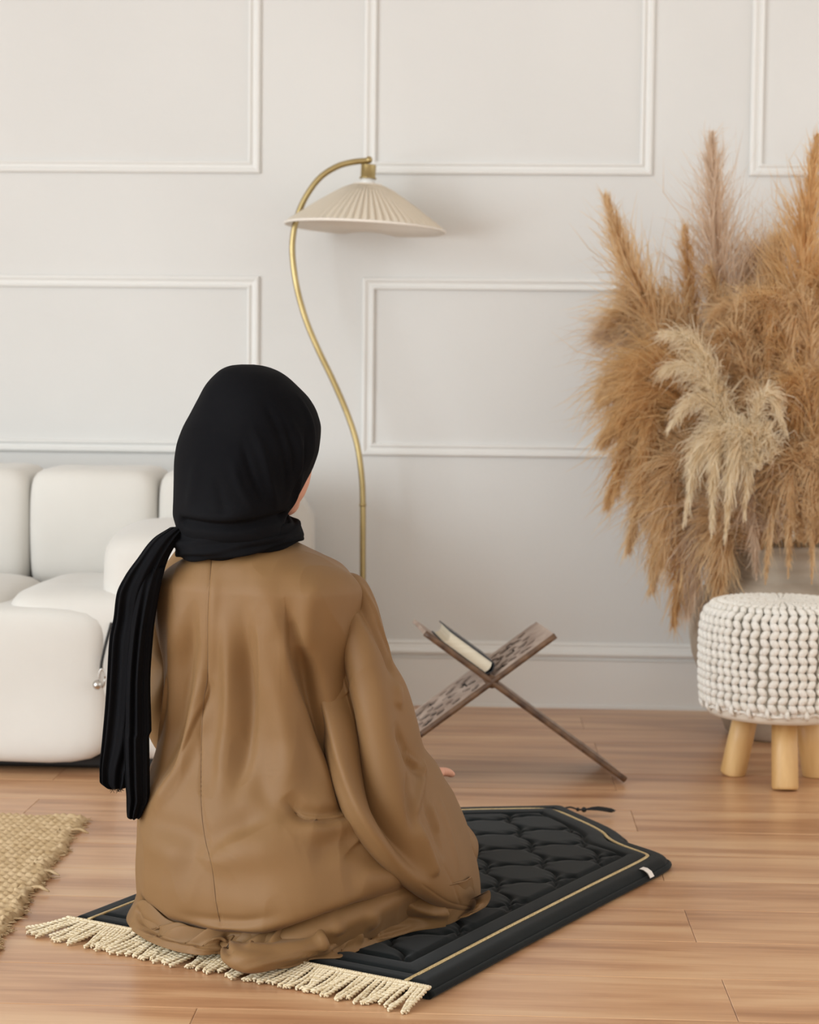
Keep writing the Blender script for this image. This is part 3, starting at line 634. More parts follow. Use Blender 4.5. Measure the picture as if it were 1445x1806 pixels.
# crown and body
for p, m, Y in [([(1320, 780), (1290, 640), (1270, 540), (1250, 470)], 'tan', 4.56), ([(1340, 780), (1320, 640), (1300, 560), (1260, 560)], 'tan', 4.46),
                ([(1350, 800), (1320, 660), (1290, 600), (1270, 700)], 'tan', 4.42), ([(1380, 800), (1350, 620), (1330, 540), (1310, 660)], 'tan', 4.44),
                ([(1400, 800), (1390, 620), (1370, 540), (1350, 680)], 'rust', 4.42), ([(1420, 820), (1430, 620), (1410, 540), (1385, 700)], 'tan', 4.40),
                ([(1450, 820), (1470, 620), (1450, 500), (1425, 640)], 'rust', 4.44), ([(1480, 820), (1500, 600), (1490, 440), (1470, 330)], 'rust', 4.54),
                ([(1400, 860), (1380, 740), (1350, 720), (1330, 860)], 'tan', 4.38), ([(1440, 860), (1430, 720), (1410, 700), (1395, 860)], 'rust', 4.36),
                ([(1470, 880), (1470, 720), (1450, 680), (1440, 860)], 'tan', 4.36), ([(1420, 960), (1400, 860), (1370, 850), (1350, 1030)], 'tan', 4.36),
                ([(1440, 960), (1430, 850), (1400, 830), (1390, 1020)], 'tan', 4.34), ([(1470, 960), (1465, 850), (1440, 820), (1432, 1030)], 'tan', 4.33),
                ([(1500, 960), (1500, 850), (1480, 800), (1470, 1010)], 'rust', 4.34), ([(1370, 960), (1350, 860), (1330, 880), (1335, 1020)], 'taupe', 4.38),
                ([(1530, 900), (1560, 700), (1570, 560), (1600, 480)], 'tan', 4.54), ([(1540, 900), (1600, 740), (1650, 680), (1690, 760)], 'tan', 4.54),
                ([(1540, 920), (1590, 820), (1640, 820), (1660, 960)], 'rust', 4.50), ([(1520, 860), (1540, 640), (1530, 500), (1520, 400)], 'rust', 4.60)]:
    plume(px3(p, Y), m, n=1500, fl=.11, droop=.55)
# cream plumes in front
for (p, Y, fl_, n_), lb in zip([([(1290, 760), (1250, 650), (1215, 600), (1165, 585)], 4.36, .07, 700), ([(1300, 780), (1260, 690), (1215, 650), (1165, 655)], 4.35, .07, 800),
                  ([(1300, 800), (1270, 730), (1225, 710), (1175, 760)], 4.34, .065, 700), ([(1310, 830), (1280, 770), (1235, 800), (1205, 930)], 4.33, .075, 1100),
                  ([(1320, 830), (1300, 770), (1265, 800), (1255, 950)], 4.31, .075, 1200), ([(1340, 830), (1325, 770), (1295, 820), (1278, 960)], 4.30, .07, 1100),
                  ([(1360, 820), (1350, 770), (1325, 810), (1312, 920)], 4.31, .065, 700), ([(1320, 780), (1345, 700), (1365, 710), (1392, 775)], 4.32, .05, 600)], CRLAB):
    plume(px3(p, Y), 'cream', n=int(n_*1.7), fl=fl_*1.15, droop=.6, label=lb)

# ------------------------------------------------------------ floor lamp
YL = 4.76; LB = at(640, 1255, YL); LB[2] = 0
lamp = empty('floor_lamp', tuple(LB), 'antique brass curved floor lamp with cream pleated shade, against the panelled wall', 'lamp')
mb = MB(); mb.add(*lathe([(.005, 0), (.112, 0), (.115, .004), (.115, .014), (.108, .019), (.03, .022), (.014, .03), (.010, .05), (.002, .05)], 48, (LB[0], YL, 0))); mb.build('base', M['brass'], lamp)
pp = [(640, 1235), (640, 1100), (640, 980), (640, 880), (637, 830), (629, 780), (612, 728), (588, 672), (562, 618), (540, 565), (524, 508), (516, 450), (518, 410), (527, 375), (542, 343), (565, 313), (594, 294), (622, 286), (652, 283)]
A = cr(px3(pp, YL), 150); mb = MB(); mb.add(*tube(A, .0078, 12)); mb.build('pole', M['brass'], lamp)
mb = MB(); mb.add(*tube([at(640, 893, YL), at(640, 888, YL)], .0092, 14)); mb.add(*sphere(at(651, 282, YL), .0095, 8, 12)); mb.build('joint', M['brass'], lamp)
tilt = Matrix.Rotation(math.radians(2.8), 3, 'Y'); Tm = np.array(tilt)
sc_ = at(644, 404, YL-.005)
def lt(prof, m=64): V, Fc = lathe(prof, m); return V@Tm.T+sc_, Fc
mb = MB(); mb.add(*tube([at(645, 284, YL), at(645, 296, YL)], .004, 8)); mb.add(*lt([(.003, .164), (.019, .164), (.0195, .162), (.0195, .133), (.022, .131), (.022, .128), (.003, .128)], 32)); mb.build('lamp_socket', M['brass'], lamp)
mb = MB(); mb.add(*lt([(.002, .129), (.0185, .129), (.0175, .108), (.002, .105)], 24)); mb.build('porcelain_collar', M['porcelain'], lamp)
RSH = .212; NP = 64; m = NP*8; th = np.linspace(0, 2*math.pi, m, endpoint=False)
sp_ = cr([(.036, .114, 0), (.075, .094, 0), (.13, .058, 0), (.175, .026, 0), (.205, .004, 0)], 18)[:, :2]
rings = []
for i, (r, z) in enumerate(sp_):
    f = sm(i/3)*(1-sm((i-15)/3)*.8); rr = r+0*th; zz = z+.0075*f*(((th*NP/2/math.pi) % 1)-.5)*(.5+r/.2); rings.append(np.stack([rr*np.cos(th), rr*np.sin(th), zz], 1))
V = np.vstack(rings)@Tm.T+sc_; mb = MB(); mb.add(V, gridfaces(len(sp_), m, True)); shd = mb.build('lamp_shade', M['shade'], lamp, True, False)
mb = MB(); mb.add(*(lambda v, f: (v, f))(*[x for x in (lt([(.03, .108), (.07, .089), (.127, .053), (.172, .021), (.203, .000), (.2045, .001)], 96)[0], gridfaces(6, 96, True))])); mb.build('shade_lining', M['lining'], lamp, True, False)
a = np.linspace(0, 2*math.pi, 97); mb = MB(); mb.add(*tube(np.stack([.2055*np.cos(a), .2055*np.sin(a), .003+0*a], 1)@Tm.T+sc_, .0036, 8, False)); mb.add(*tube(np.stack([.036*np.cos(a), .036*np.sin(a), .1135+0*a], 1)@Tm.T+sc_, .0016, 6, False)); mb.build('shade_trim', M['lining'], lamp)

# ------------------------------------------------------------ the woman
woman = empty('person', tuple(P(-.05, .2)), 'woman kneeling on the mat seen from behind, in a brown abaya and black headscarf', 'person')
# body (one continuous surface)
HC = P(-.062, .118, .765)
hf = np.array([math.sin(math.radians(45)), math.cos(math.radians(45)), 0]); hr = np.array([hf[1], -hf[0], 0]); hu = np.array([0, 0, 1.])
def HP(r, f, u): return HC+hr*r+hf*f+hu*u
mb = MB()
def cap(a, b, ra, rb, k=8, m=14):
    a = np.asarray(a, float); b = np.asarray(b, float); d = (b-a)/np.linalg.norm(b-a)
    s = np.concatenate([[-ra*.98, -ra*.7], np.linspace(0, np.linalg.norm(b-a), k), [np.linalg.norm(b-a)+rb*.7, np.linalg.norm(b-a)+rb*.98]])
    r = np.concatenate([[ra*.2, ra*.72], np.linspace(ra, rb, k), [rb*.72, rb*.2]])
    mb.add(*tube(a+s[:, None]*d, r, m))
def ell(c, r, Rm=None):
    V, Fc = sphere((0, 0, 0), r, 14, 20)
    if Rm is not None: V = V@Rm
    mb.add(V+c, Fc)
HR = np.array([hr, hf, hu]); PR = np.array([UX, VX, [0, 0, 1.]])
ell(HP(.005, .002, .012), (.069, .083, .080), HR); ell(HP(.004, .036, -.03), (.066, .060, .082), HR); ell(HP(0, .062, -.088), (.030, .024, .024), HR)
ell(HP(0, .086, -.012), (.010, .016, .024), HR); ell(HP(0, .094, -.024), (.011, .012, .009), HR)
for s in (-1, 1): ell(HP(s*.038, .058, -.035), (.022, .018, .022), HR); ell(HP(s*.074, -.012, -.015), (.007, .017, .030), HR)
ell(HP(0, .078, -.058), (.021, .010, .0055), HR); ell(HP(0, .077, -.067), (.018, .010, .006), HR)
cap(HP(0, -.02, -.08), P(-.06, .11, .58), .050, .055)
ell(P(-.05, .13, .50), (.150, .082, .09), PR); ell(P(-.05, .13, .40), (.125, .080, .14), PR); ell(P(-.045, .13, .27), (.125, .085, .12), PR); ell(P(-.03, .14, .18), (.165, .12, .085), PR)
for s in (-1, 1):
    sh = P(-.055+s*.105, .165, .52); el = P(-.050+s*.115, .235, .33); wr = P(-.03+s*.155, .33, .235) if s > 0 else P(-.03+s*.15, .33, .235)
    cap(sh, el, .038, .028); cap(el, wr, .028, .022)
    hp_ = P(-.02+s*.09, .15, .16); kn = P(-.025+s*.10, .42, .09); an_ = P(-.02+s*.10, .06, .055)
    cap(hp_, kn, .080, .052); cap(kn, an_, .050, .036); cap(an_, P(-.02+s*.07, .04, .045), .030, .022)
    # hand resting on the thigh, five fingers
    hd_ = VX*.95+UX*.12*(-s)+np.array([0, 0, -.12]); hd_ /= np.linalg.norm(hd_); hx = np.cross(hd_, [0, 0, 1.]); hx /= np.linalg.norm(hx)
    if s > 0: wr2 = at(720, 1363, 2.97)
    else: wr2 = wr
    pc = wr2+hd_*.02
    for k2 in range(5): cap(wr2+hx*(k2-2)*.009, wr2+hd_*.062+hx*(k2-2)*.0155+[0, 0, -.002], .0125, .0095, 5, 10)
    for k2, (o, L) in enumerate(((-.030, .058), (-.0105, .072), (.009, .076), (.0285, .068))):
        b0 = wr2+hd_*.060+hx*o*s; k1 = b0+hd_*L*.42+[0, 0, -.001]; k3 = k1+hd_*L*.32+[0, 0, -.003]; k4 = k3+hd_*L*.24+[0, 0, -.004]
        cap(b0, k1, .0088, .0082, 4, 10); cap(k1, k3, .0082, .0074, 4, 10); cap(k3, k4, .0074, .0064, 4, 10)
    tb = wr2+hd_*.012-hx*s*(-.024)*-1; t1 = tb+hd_*.03+hx*(-s)*.018*1; t2 = t1+hd_*.026+hx*(-s)*.006
    cap(tb, t1, .0125, .0100, 4, 10); cap(t1, t2, .0095, .0078, 4, 10)
me = mesh_np('body', np.vstack(mb.v), mb.f); tmp = link('body', fixn(me), M['skin'], woman)
rm = tmp.modifiers.new('r', 'REMESH'); rm.mode = 'VOXEL'; rm.voxel_size = .0034; s5 = tmp.modifiers.new('s', 'SMOOTH'); s5.iterations = 3; s5.factor = .5
me2 = evalmesh(tmp); tmp.modifiers.clear(); tmp.data = me2
me2.polygons.foreach_set('use_smooth', [True]*len(me2.polygons))
if not me2.materials: me2.materials.append(M['skin'])
for s in (-1, 1):
    mb = MB(); mb.add(*sphere(HP(s*.030, .074, .010), .0115, 10, 14)); mb.build('eye', M['eye'], woman)
    mb = MB(); mb.add(*tube(cr([HP(s*.014, .092, .030), HP(s*.030, .090, .036), HP(s*.046, .078, .032)], 9), [.001, .002, .0025, .0025, .0025, .0025, .002, .0015, .0008], 6)); mb.build('eyebrow', M['brow'], woman)

# abaya: lofted cloth, then pressed folds
STN = [(.012, -.03, -.255, .150, .25, -.035, .50, 2.7), (.05, -.03, -.258, .178, .25, -.038, .53, 2.8), (.10, -.03, -.262, .200, .25, -.042, .53, 2.8),
       (.15, -.035, -.266, .190, .22, -.035, .50, 2.6), (.19, -.04, -.266, .172, .20, -.030, .47, 2.5), (.235, -.05, -.252, .150, .17, -.012, .42, 2.4), (.28, -.055, -.236, .125, .15, .008, .34, 2.3),
       (.34, -.06, -.222, .105, .13, .022, .27, 2.2), (.42, -.065, -.215, .10, .125, .022, .25, 2.2),
       (.50, -.065, -.225, .115, .12, .015, .24, 2.3), (.545, -.065, -.225, .120, .12, .016, .23, 2.35), (.570, -.065, -.205, .108, .12, .024, .22, 2.3),
       (.590, -.065, -.170, .076, .12, .034, .21, 2.2), (.608, -.065, -.125, .030, .12, .048, .19, 2.0), (.622, -.065, -.10, -.01, .12, .06, .18, 2.0), (.632, -.065, -.085, -.035, .12, .075, .165, 2.0)]
NT, NR = 760, 430
S = np.array(STN); hs = np.linspace(0, 1, NR)
key = np.r_[0, np.cumsum(np.linalg.norm(np.diff(S[:, [0, 2, 3, 5]], axis=0), axis=1))]; key /= key[-1]
def pch(x, xk, yk):                      # monotone cubic
    h_ = np.diff(xk); d_ = np.diff(yk)/h_; m_ = np.zeros(len(xk)); m_[0] = d_[0]; m_[-1] = d_[-1]
    for i in range(1, len(xk)-1):
        if d_[i-1]*d_[i] > 0: w1 = 2*h_[i]+h_[i-1]; w2 = h_[i]+2*h_[i-1]; m_[i] = (w1+w2)/(w1/d_[i-1]+w2/d_[i])
    i = np.clip(np.searchsorted(xk, x)-1, 0, len(h_)-1); t = (x-xk[i])/h_[i]
    return (1+2*t)*(1-t)**2*yk[i]+t*(1-t)**2*h_[i]*m_[i]+t*t*(3-2*t)*yk[i+1]+t*t*(t-1)*h_[i]*m_[i+1]
SI = np.stack([pch(hs, key, S[:, c_]) for c_ in range(8)], 1)
th = np.linspace(0, 2*math.pi, NT, endpoint=False); ct, sn = np.cos(th), np.sin(th)
rings = []
for (h, uc, uL, uR, vc, vB, vF, n) in SI:
    e = 2/n; cu = np.sign(ct)*abs(ct)**e; sv = np.sign(sn)*abs(sn)**e
    u = uc+np.where(cu > 0, uR-uc, uc-uL)*cu; v = vc+np.where(sv > 0, vF-vc, vc-vB)*sv
    rings.append(OM+u[:, None]*UX+v[:, None]*VX+np.array([0, 0, h]))
mb = MB(); mb.add(np.vstack(rings), gridfaces(NR, NT, True))
aba = mb.build('abaya', M['abaya'], woman)
me = aba.data
FOLDS = [
 # back seam
 ([(373, 985), (367, 1080), (366, 1190), (359, 1240), (355, 1330), (355, 1420), (362, 1480), (374, 1530), (381, 1590), (390, 1632)], -.0022, .0030, 1, (1, 1)),
 ([(380, 1000), (375, 1100), (374, 1190)], .003, .010),
 ([(362, 1180), (366, 1215), (356, 1250), (345, 1290)], -.006, .010),
 # long drapes of the back
 ([(300, 1000), (306, 1100), (300, 1200), (285, 1290), (262, 1370)], .006, .020),
 ([(345, 1040), (334, 1130), (322, 1230), (300, 1320), (262, 1410)], -.014, .016),
 ([(352, 1140), (350, 1240), (330, 1330), (290, 1400), (250, 1440)], .013, .014),
 ([(330, 1250), (318, 1320), (290, 1380)], -.006, .012),
 ([(396, 1060), (405, 1160), (404, 1250), (395, 1340), (380, 1430)], .010, .014),
 ([(428, 1040), (436, 1150), (440, 1260), (428, 1350), (400, 1440)], -.013, .014),
 ([(470, 1060), (480, 1170), (500, 1270), (510, 1360), (490, 1430)], .015, .024),
 ([(500, 1110), (512, 1170), (545, 1260), (585, 1360), (610, 1410)], .010, .014),
 ([(528, 1140), (540, 1200), (560, 1265), (590, 1335), (616, 1398)], -.032, .018, 0, (0, 1)),
 ([(504, 1088), (508, 1140), (524, 1200), (556, 1280), (592, 1350), (618, 1395)], .0065, .011, 2, (.3, .6)),
 ([(366, 1195), (364, 1225), (352, 1262), (338, 1310), (310, 1370)], .004, .009, 2),
 ([(300, 1180), (294, 1250), (276, 1320)], .004, .012, 2),
 ([(452, 1100), (455, 1180), (450, 1270)], -.004, .012, 2),
 ([(640, 1428), (590, 1442), (540, 1440), (516, 1420)], .005, .009, 2, (.4, .4)),
 ([(660, 1450), (640, 1480), (600, 1520)], .004, .012, 2),
 ([(500, 1050), (516, 1110), (528, 1170), (545, 1220)], -.010, .013),
 ([(440, 1000), (470, 1060), (492, 1130)], .004, .022),
 ([(560, 1020), (545, 1080), (542, 1150)], .005, .016),
 ([(455, 1300), (460, 1380), (500, 1430), (560, 1450)], -.005, .02),
 # waist creases above the seat
 ([(505, 1400), (530, 1430), (575, 1438), (625, 1424)], -.014, .012, 0, (.1, 1)),
 ([(500, 1450), (560, 1462), (620, 1450), (650, 1440)], .008, .016),
 ([(375, 1520), (385, 1480), (430, 1455), (490, 1445)], -.011, .024),
 ([(372, 1545), (400, 1510), (460, 1500), (540, 1500)], .008, .030),
 ([(235, 1440), (280, 1455), (330, 1470), (365, 1500)], -.008, .022),
 ([(240, 1480), (290, 1500), (340, 1520)], .006, .026),
 ([(620, 1440), (600, 1480), (570, 1500), (540, 1510)], -.008, .020),
 ([(600, 1480), (640, 1500), (690, 1545)], -.006, .020),
 # tuck along the floor
 ([(250, 1600), (300, 1638), (380, 1655), (460, 1655), (540, 1636), (620, 1608), (690, 1578), (750, 1548)], -.022, .012, 0, (1, .3)),
 ([(740, 1555), (690, 1578), (620, 1606), (540, 1632), (460, 1650), (380, 1650), (300, 1632)], .005, .008, 2),
 ([(330, 1625), (390, 1640), (460, 1640), (530, 1620)], .006, .010),
 ([(300, 1610), (360, 1622), (430, 1625), (500, 1610)], -.004, .008),
 ([(620, 1560), (680, 1545), (720, 1550)], .008, .016),
 
 ([(590, 1610), (600, 1650)], .006, .010),
 ([(655, 1600), (660, 1640)], .006, .010),
 
 ([(640, 1600), (700, 1570), (740, 1540), (755, 1500)], .007, .014),
 ([(760, 1600), (800, 1610), (840, 1600)], .006, .010),
 ([(830, 1490), (838, 1530), (832, 1580)], -.008, .008),
]
fold(me, FOLDS)
# a light all-over rumple
V = coords(me); N = normals(me); d = np.array([mnoise.noise(Vector((v[0]*9, v[1]*9, v[2]*4))) for v in V]); d2_ = np.array([abs(mnoise.noise(Vector((v[0]*20+v[2]*2, v[1]*20, v[2]*6.5)))) for v in V]); Vn = V+N*(d*.0035+(.25-d2_)*.0050)[:, None]; Vn[:, 2] = np.maximum(Vn[:, 2], .0235); setco(me, Vn)
# hem spilling over the mat: soft rolled folds of the same cloth
def spill(pts, ra, rb, flat, name='hem_fold', seed=0, amp=.22):
    A = cr(pts, 70); t = np.linspace(0, 1, 70); rr = np.interp(t, np.linspace(0, 1, len(ra)), ra); rz = np.interp(t, np.linspace(0, 1, len(rb)), rb)
    T, N, B = frames(A); a = np.linspace(0, 2*math.pi, 40, endpoint=False)
    T2 = T*[1, 1, 0]; T2 /= np.linalg.norm(T2, axis=1)[:, None]; Sd = np.cross(T2, [0, 0, 1.])
    V = []
    for i in range(70):
        wv = 1+amp*np.sin(3*a+t[i]*7+seed)*np.sin(t[i]*9+seed)+.5*amp*np.sin(5*a+t[i]*13)
        V.append(A[i]+Sd[i]*(rr[i]*np.cos(a)*wv)[:, None]+np.array([0, 0, 1.])*(rz[i]*np.sin(a)*wv)[:, None])
    V = np.vstack(V); V[:, 2] = np.maximum(V[:, 2], .0225-.016*(((V-OM)@VX) < -.004)); return V, gridfaces(70, 40, True, True)
hem = MB()
def G_(x, y, z): return onz(x, y, z)
INN = [(250, 1566), (262, 1612), (300, 1636), (345, 1648), (395, 1652), (440, 1650), (480, 1646), (520, 1636), (570, 1620), (620, 1602), (680, 1585), (740, 1575), (790, 1572), (828, 1560)]
OUT = [(238, 1588), (223, 1624), (254, 1653), (300, 1672), (352, 1682), (400, 1681), (440, 1702), (500, 1704), (552, 1692), (600, 1688), (650, 1669), (715, 1646), (788, 1633), (846, 1598)]
HI = [.06, .055, .05, .05, .05, .052, .055, .06, .068, .080, .088, .094, .098, .09]
ns_, nt_ = 620, 46; hi_ = np.interp(np.linspace(0, 1, ns_), np.linspace(0, 1, 14), HI); inn_ = cr([(a, b, 0) for a, b in INN], ns_); out_ = cr([(a, b, 0) for a, b in OUT], ns_)
V = []
for i in range(ns_):
    A_ = G_(inn_[i, 0], inn_[i, 1], hi_[i])+np.array([.0, .03, 0]); B_ = G_(out_[i, 0], out_[i, 1], .0235); x = i/ns_
    if ((B_-OM)@VX) < .0: B_[2] = .021
    t = np.linspace(0, 1, nt_)[:, None]
    bul = (.012+.010*math.sin(x*23)*math.sin(x*9+1)+.006*math.sin(x*61+2))
    ft = 6*x+.9*t[:, 0]
    h = (A_[2]*(1-t[:, 0])**1.3+B_[2]*(1-(1-t[:, 0])**1.3))+bul*np.sin(math.pi*t[:, 0]**.8)+.0055*np.sin(2*math.pi*(x*17+t[:, 0]*1.3))*np.sin(math.pi*np.minimum(t[:, 0]*1.15, 1))
    q = A_+(B_-A_)*t; q[:, 2] = np.maximum(h, B_[2]); V.append(q)
V = np.vstack(V); hem.add(V, gridfaces(ns_, nt_))
# the doubled-over lump of cloth that lies on the fringe
hem.add(*spill([G_(404, 1668, .034), G_(418, 1684, .034), G_(440, 1692, .033), G_(480, 1686, .034), G_(530, 1672, .040), G_(585, 1655, .044), G_(630, 1642, .042)], [.008, .024, .030, .028, .024, .022, .010], [.008, .018, .022, .018, .016, .018, .008], 1, seed=2, amp=.10))
hm_ = hem.build('abaya_hem', M['abaya'], aba)
fold(hm_.data, [([(402, 1680), (395, 1668), (402, 1654)], -.008, .006, 0, (1, 1)), ([(440, 1704), (480, 1692), (520, 1686), (560, 1682), (600, 1672)], .004, .007, 2, (.6, .3)),
                 ([(590, 1612), (586, 1640), (598, 1668), (630, 1672)], -.014, .009, 0, (.4, .3)), ([(560, 1625), (566, 1650), (578, 1676)], .010, .008, 0, (.4, .3)), ([(618, 1605), (622, 1635), (640, 1662)], .010, .008, 0, (.4, .2)), ([(330, 1668), (360, 1674), (392, 1674)], .004, .005, 2), ([(250, 1640), (300, 1660), (350, 1668), (395, 1668)], .005, .008, 2, (.5, 1)),
                 ([(240, 1606), (250, 1625), (275, 1640)], -.007, .006, 0, (.6, .6)), ([(470, 1664), (520, 1645), (560, 1640), (600, 1628)], .005, .008, 2), ([(650, 1596), (650, 1625), (662, 1655)], -.012, .007, 0, (1, .4)),
                 ([(640, 1658), (690, 1648), (740, 1634)], .006, .007, 2), ([(672, 1590), (700, 1618), (760, 1628)], -.012, .008, 0, (.5, .2)), ([(690, 1576), (732, 1600), (790, 1612)], .010, .009, 0, (.3, .3)), ([(735, 1572), (770, 1590), (815, 1592)], -.008, .007), ([(780, 1590), (790, 1610), (786, 1630)], .004, .007, 2, (.5, 1)),
                 ([(655, 1610), (665, 1640), (680, 1655)], .005, .007), ([(560, 1652), (610, 1640), (650, 1625)], -.004, .006)])
V = coords(hm_.data); setco(hm_.data, np.column_stack([V[:, :2], np.maximum(V[:, 2], .020)]))
so_ = hm_.modifiers.new('thick', 'SOLIDIFY'); so_.thickness = .0022; so_.offset = -1
# curled corner of the hem by the right knee
mb = MB(); A = cr([onz(822, 1612, .03), onz(840, 1606, .035), onz(850, 1590, .045), onz(848, 1578, .062), onz(838, 1582, .070)], 24); Vr = []
for i, p in enumerate(A): Vr += [p-VX*.02, p+np.array([.004, 0, .002]), p+VX*.03]
V = np.array(Vr); V2 = V+np.array([.0, 0, -.0025]); mb.add(np.vstack([V, V2]), gridfaces(24, 3)+[[x+72 for x in f] for f in gridfaces(24, 3)]+[[i*3, i*3+3, i*3+75, i*3+72] for i in range(23)]); mb.build('hem_corner', M['abaya'], aba)

# right sleeve: wide hanging bell
SL = [((580, 1085), 2.83, (618, 1012), 2.82, .022), ((570, 1120), 2.80, (638, 1019), 2.79, .032), ((557, 1185), 2.775, (664, 1070), 2.77, .046), ((562, 1255), 2.755, (686, 1145), 2.77, .055), ((580, 1310), 2.705, (703, 1200), 2.80, .055),
      ((605, 1385), 2.672, (712, 1255), 2.83, .052), ((637, 1455), 2.655, (722, 1310), 2.87, .050), ((688, 1525), 2.668, (748, 1343), 2.92, .046), ((745, 1576), 2.715, (757, 1362), 2.96, .042),
      ((795, 1604), 2.80, (768, 1378), 3.00, .038), ((832, 1612), 2.905, (782, 1405), 3.02, .030)]
Ac = cr([at(*a, Ya) for a, Ya, b, Yb, t in SL], 200); Bc = cr([at(*b, Yb) for a, Ya, b, Yb, t in SL], 200); tc_ = np.interp(np.linspace(0, 1, 200), np.linspace(0, 1, len(SL)), [s[4] for s in SL])
Mc = (Ac+Bc)/2; Tt = np.gradient(Mc, axis=0); ax1 = (Bc-Ac)/2; Nn = np.cross(Tt, ax1); Nn /= np.linalg.norm(Nn, axis=1)[:, None]
Nn = np.where((Nn@CF)[:, None] > 0, -Nn, Nn)
m = 220; a = np.linspace(0, 2*math.pi, m, endpoint=False); e = .8
ca = np.sign(np.cos(a))*abs(np.cos(a))**e; sa = np.sign(np.sin(a))*abs(np.sin(a))**.9
V = (Mc[:, None]+ax1[:, None]*ca[None, :, None]+Nn[:, None]*(tc_[:, None]*sa[None])[..., None]).reshape(-1, 3)
V[:, 2] = np.maximum(V[:, 2], .026)
mb = MB(); Fs = gridfaces(200, m, True); Fs.append(list(range(m))); mb.add(V, Fs)
slv = mb.build('sleeve', M['abaya'], aba)
fold(slv.data, [
 ([(592, 1090), (588, 1150), (600, 1225), (626, 1306), (655, 1389), (698, 1468), (735, 1525), (768, 1548)], -.041, .019, 0, (0, 0)),
 ([(578, 1112), (592, 1170), (603, 1230), (628, 1306), (657, 1389), (700, 1468), (737, 1523)], .006, .010, 2, (.3, 0)),
 ([(636, 1035), (662, 1085), (684, 1140), (694, 1180)], -.003, .007, 2),
 ([(578, 1100), (566, 1190), (585, 1270), (607, 1350), (640, 1430), (690, 1500), (745, 1560)], .010, .012, 0, (.2, .3)),
 ([(605, 1060), (640, 1130), (668, 1230), (690, 1330), (715, 1420), (755, 1520)], .010, .022),
 ([(612, 1030), (640, 1075), (660, 1110), (680, 1150), (692, 1185)], -.010, .010, 0, (.5, .5)),
 ([(620, 1015), (650, 1060), (668, 1110)], .004, .009),
 ([(700, 1200), (703, 1230), (699, 1250)], .006, .010),
 ([(690, 1270), (704, 1310), (722, 1345), (746, 1368)], -.010, .009, 0, (0, .4)), ([(700, 1295), (716, 1325), (740, 1345)], .004, .007, 2),
 ([(744, 1340), (746, 1360), (735, 1410), (722, 1460)], .008, .010),
 ([(712, 1360), (716, 1400), (724, 1440), (736, 1475)], -.009, .009),
 ([(728, 1440), (745, 1480), (765, 1530), (768, 1548)], .010, .010),
 ([(745, 1400), (765, 1460), (785, 1520)], -.006, .009), ([(756, 1410), (775, 1470)], .005, .008),
 ([(785, 1530), (800, 1560), (812, 1595)], -.0015, .002, 1, (1, 1)), ([(745, 1560), (790, 1590), (830, 1600)], -.0015, .002, 1, (1, 1)),
 ([(770, 1400), (790, 1460), (815, 1550)], .004, .012),
])
lf = [P(-.15, .12, .585), P(-.185, .125, .565), P(-.212, .13, .51), P(-.222, .14, .44), P(-.222, .15, .36), P(-.215, .20, .29), P(-.19, .29, .25), P(-.165, .35, .235)]
A = cr(lf, 90); rr_ = np.interp(np.linspace(0, 1, 90), np.linspace(0, 1, 8), [.02, .040, .052, .058, .062, .066, .066, .060])
V, Fc = tube(A, rr_, 72); cc = np.repeat(A, 72, 0); d = V-cc; wv = np.array([1+.10*math.sin(6*math.atan2(q[2], q[0])+p_[2]*14) for q, p_ in zip(d, cc)]); V = cc+d*wv[:, None]
mb = MB(); mb.add(V, Fc); mb.build('sleeve', M['abaya'], aba)
# armhole seam and back zip
def surf_line(me_list, pts, n=60, off=.0006):
    out = []; bvs = [BVHTree.FromPolygons([Vector(v) for v in coords(q)], [list(p.vertices) for p in q.polygons]) for q in me_list]
    for x, y in cr(pts, n):
        hs_ = [b.ray_cast(Vector(CAM), Vector(ray(x, y)).normalized(), 9) for b in bvs]; hs_ = [h for h in hs_ if h[0] is not None]
        if hs_: h = min(hs_, key=lambda q: q[3]); out.append(np.array(h[0])+np.array(h[1])*off*(1 if np.dot(h[1], CF) < 0 else -1))
    return np.array(out)
ml = [aba.data, slv.data]
Q = surf_line(ml[:1], [(373, 984), (367, 1080), (366, 1190), (359, 1240), (355, 1330), (355, 1420), (362, 1480), (374, 1530), (381, 1590), (388, 1625)], 120, .0001)
mb = MB(); mb.add(*tube(Q, .0004, 5)); mb.build('back_seam', M['thread'], aba)
mb = MB(); mb.add(*sphere(Q[0]+[0, -.002, .002], (.0024, .002, .0034), 8, 10)); mb.build('zip_pull', M['chrome'], aba)

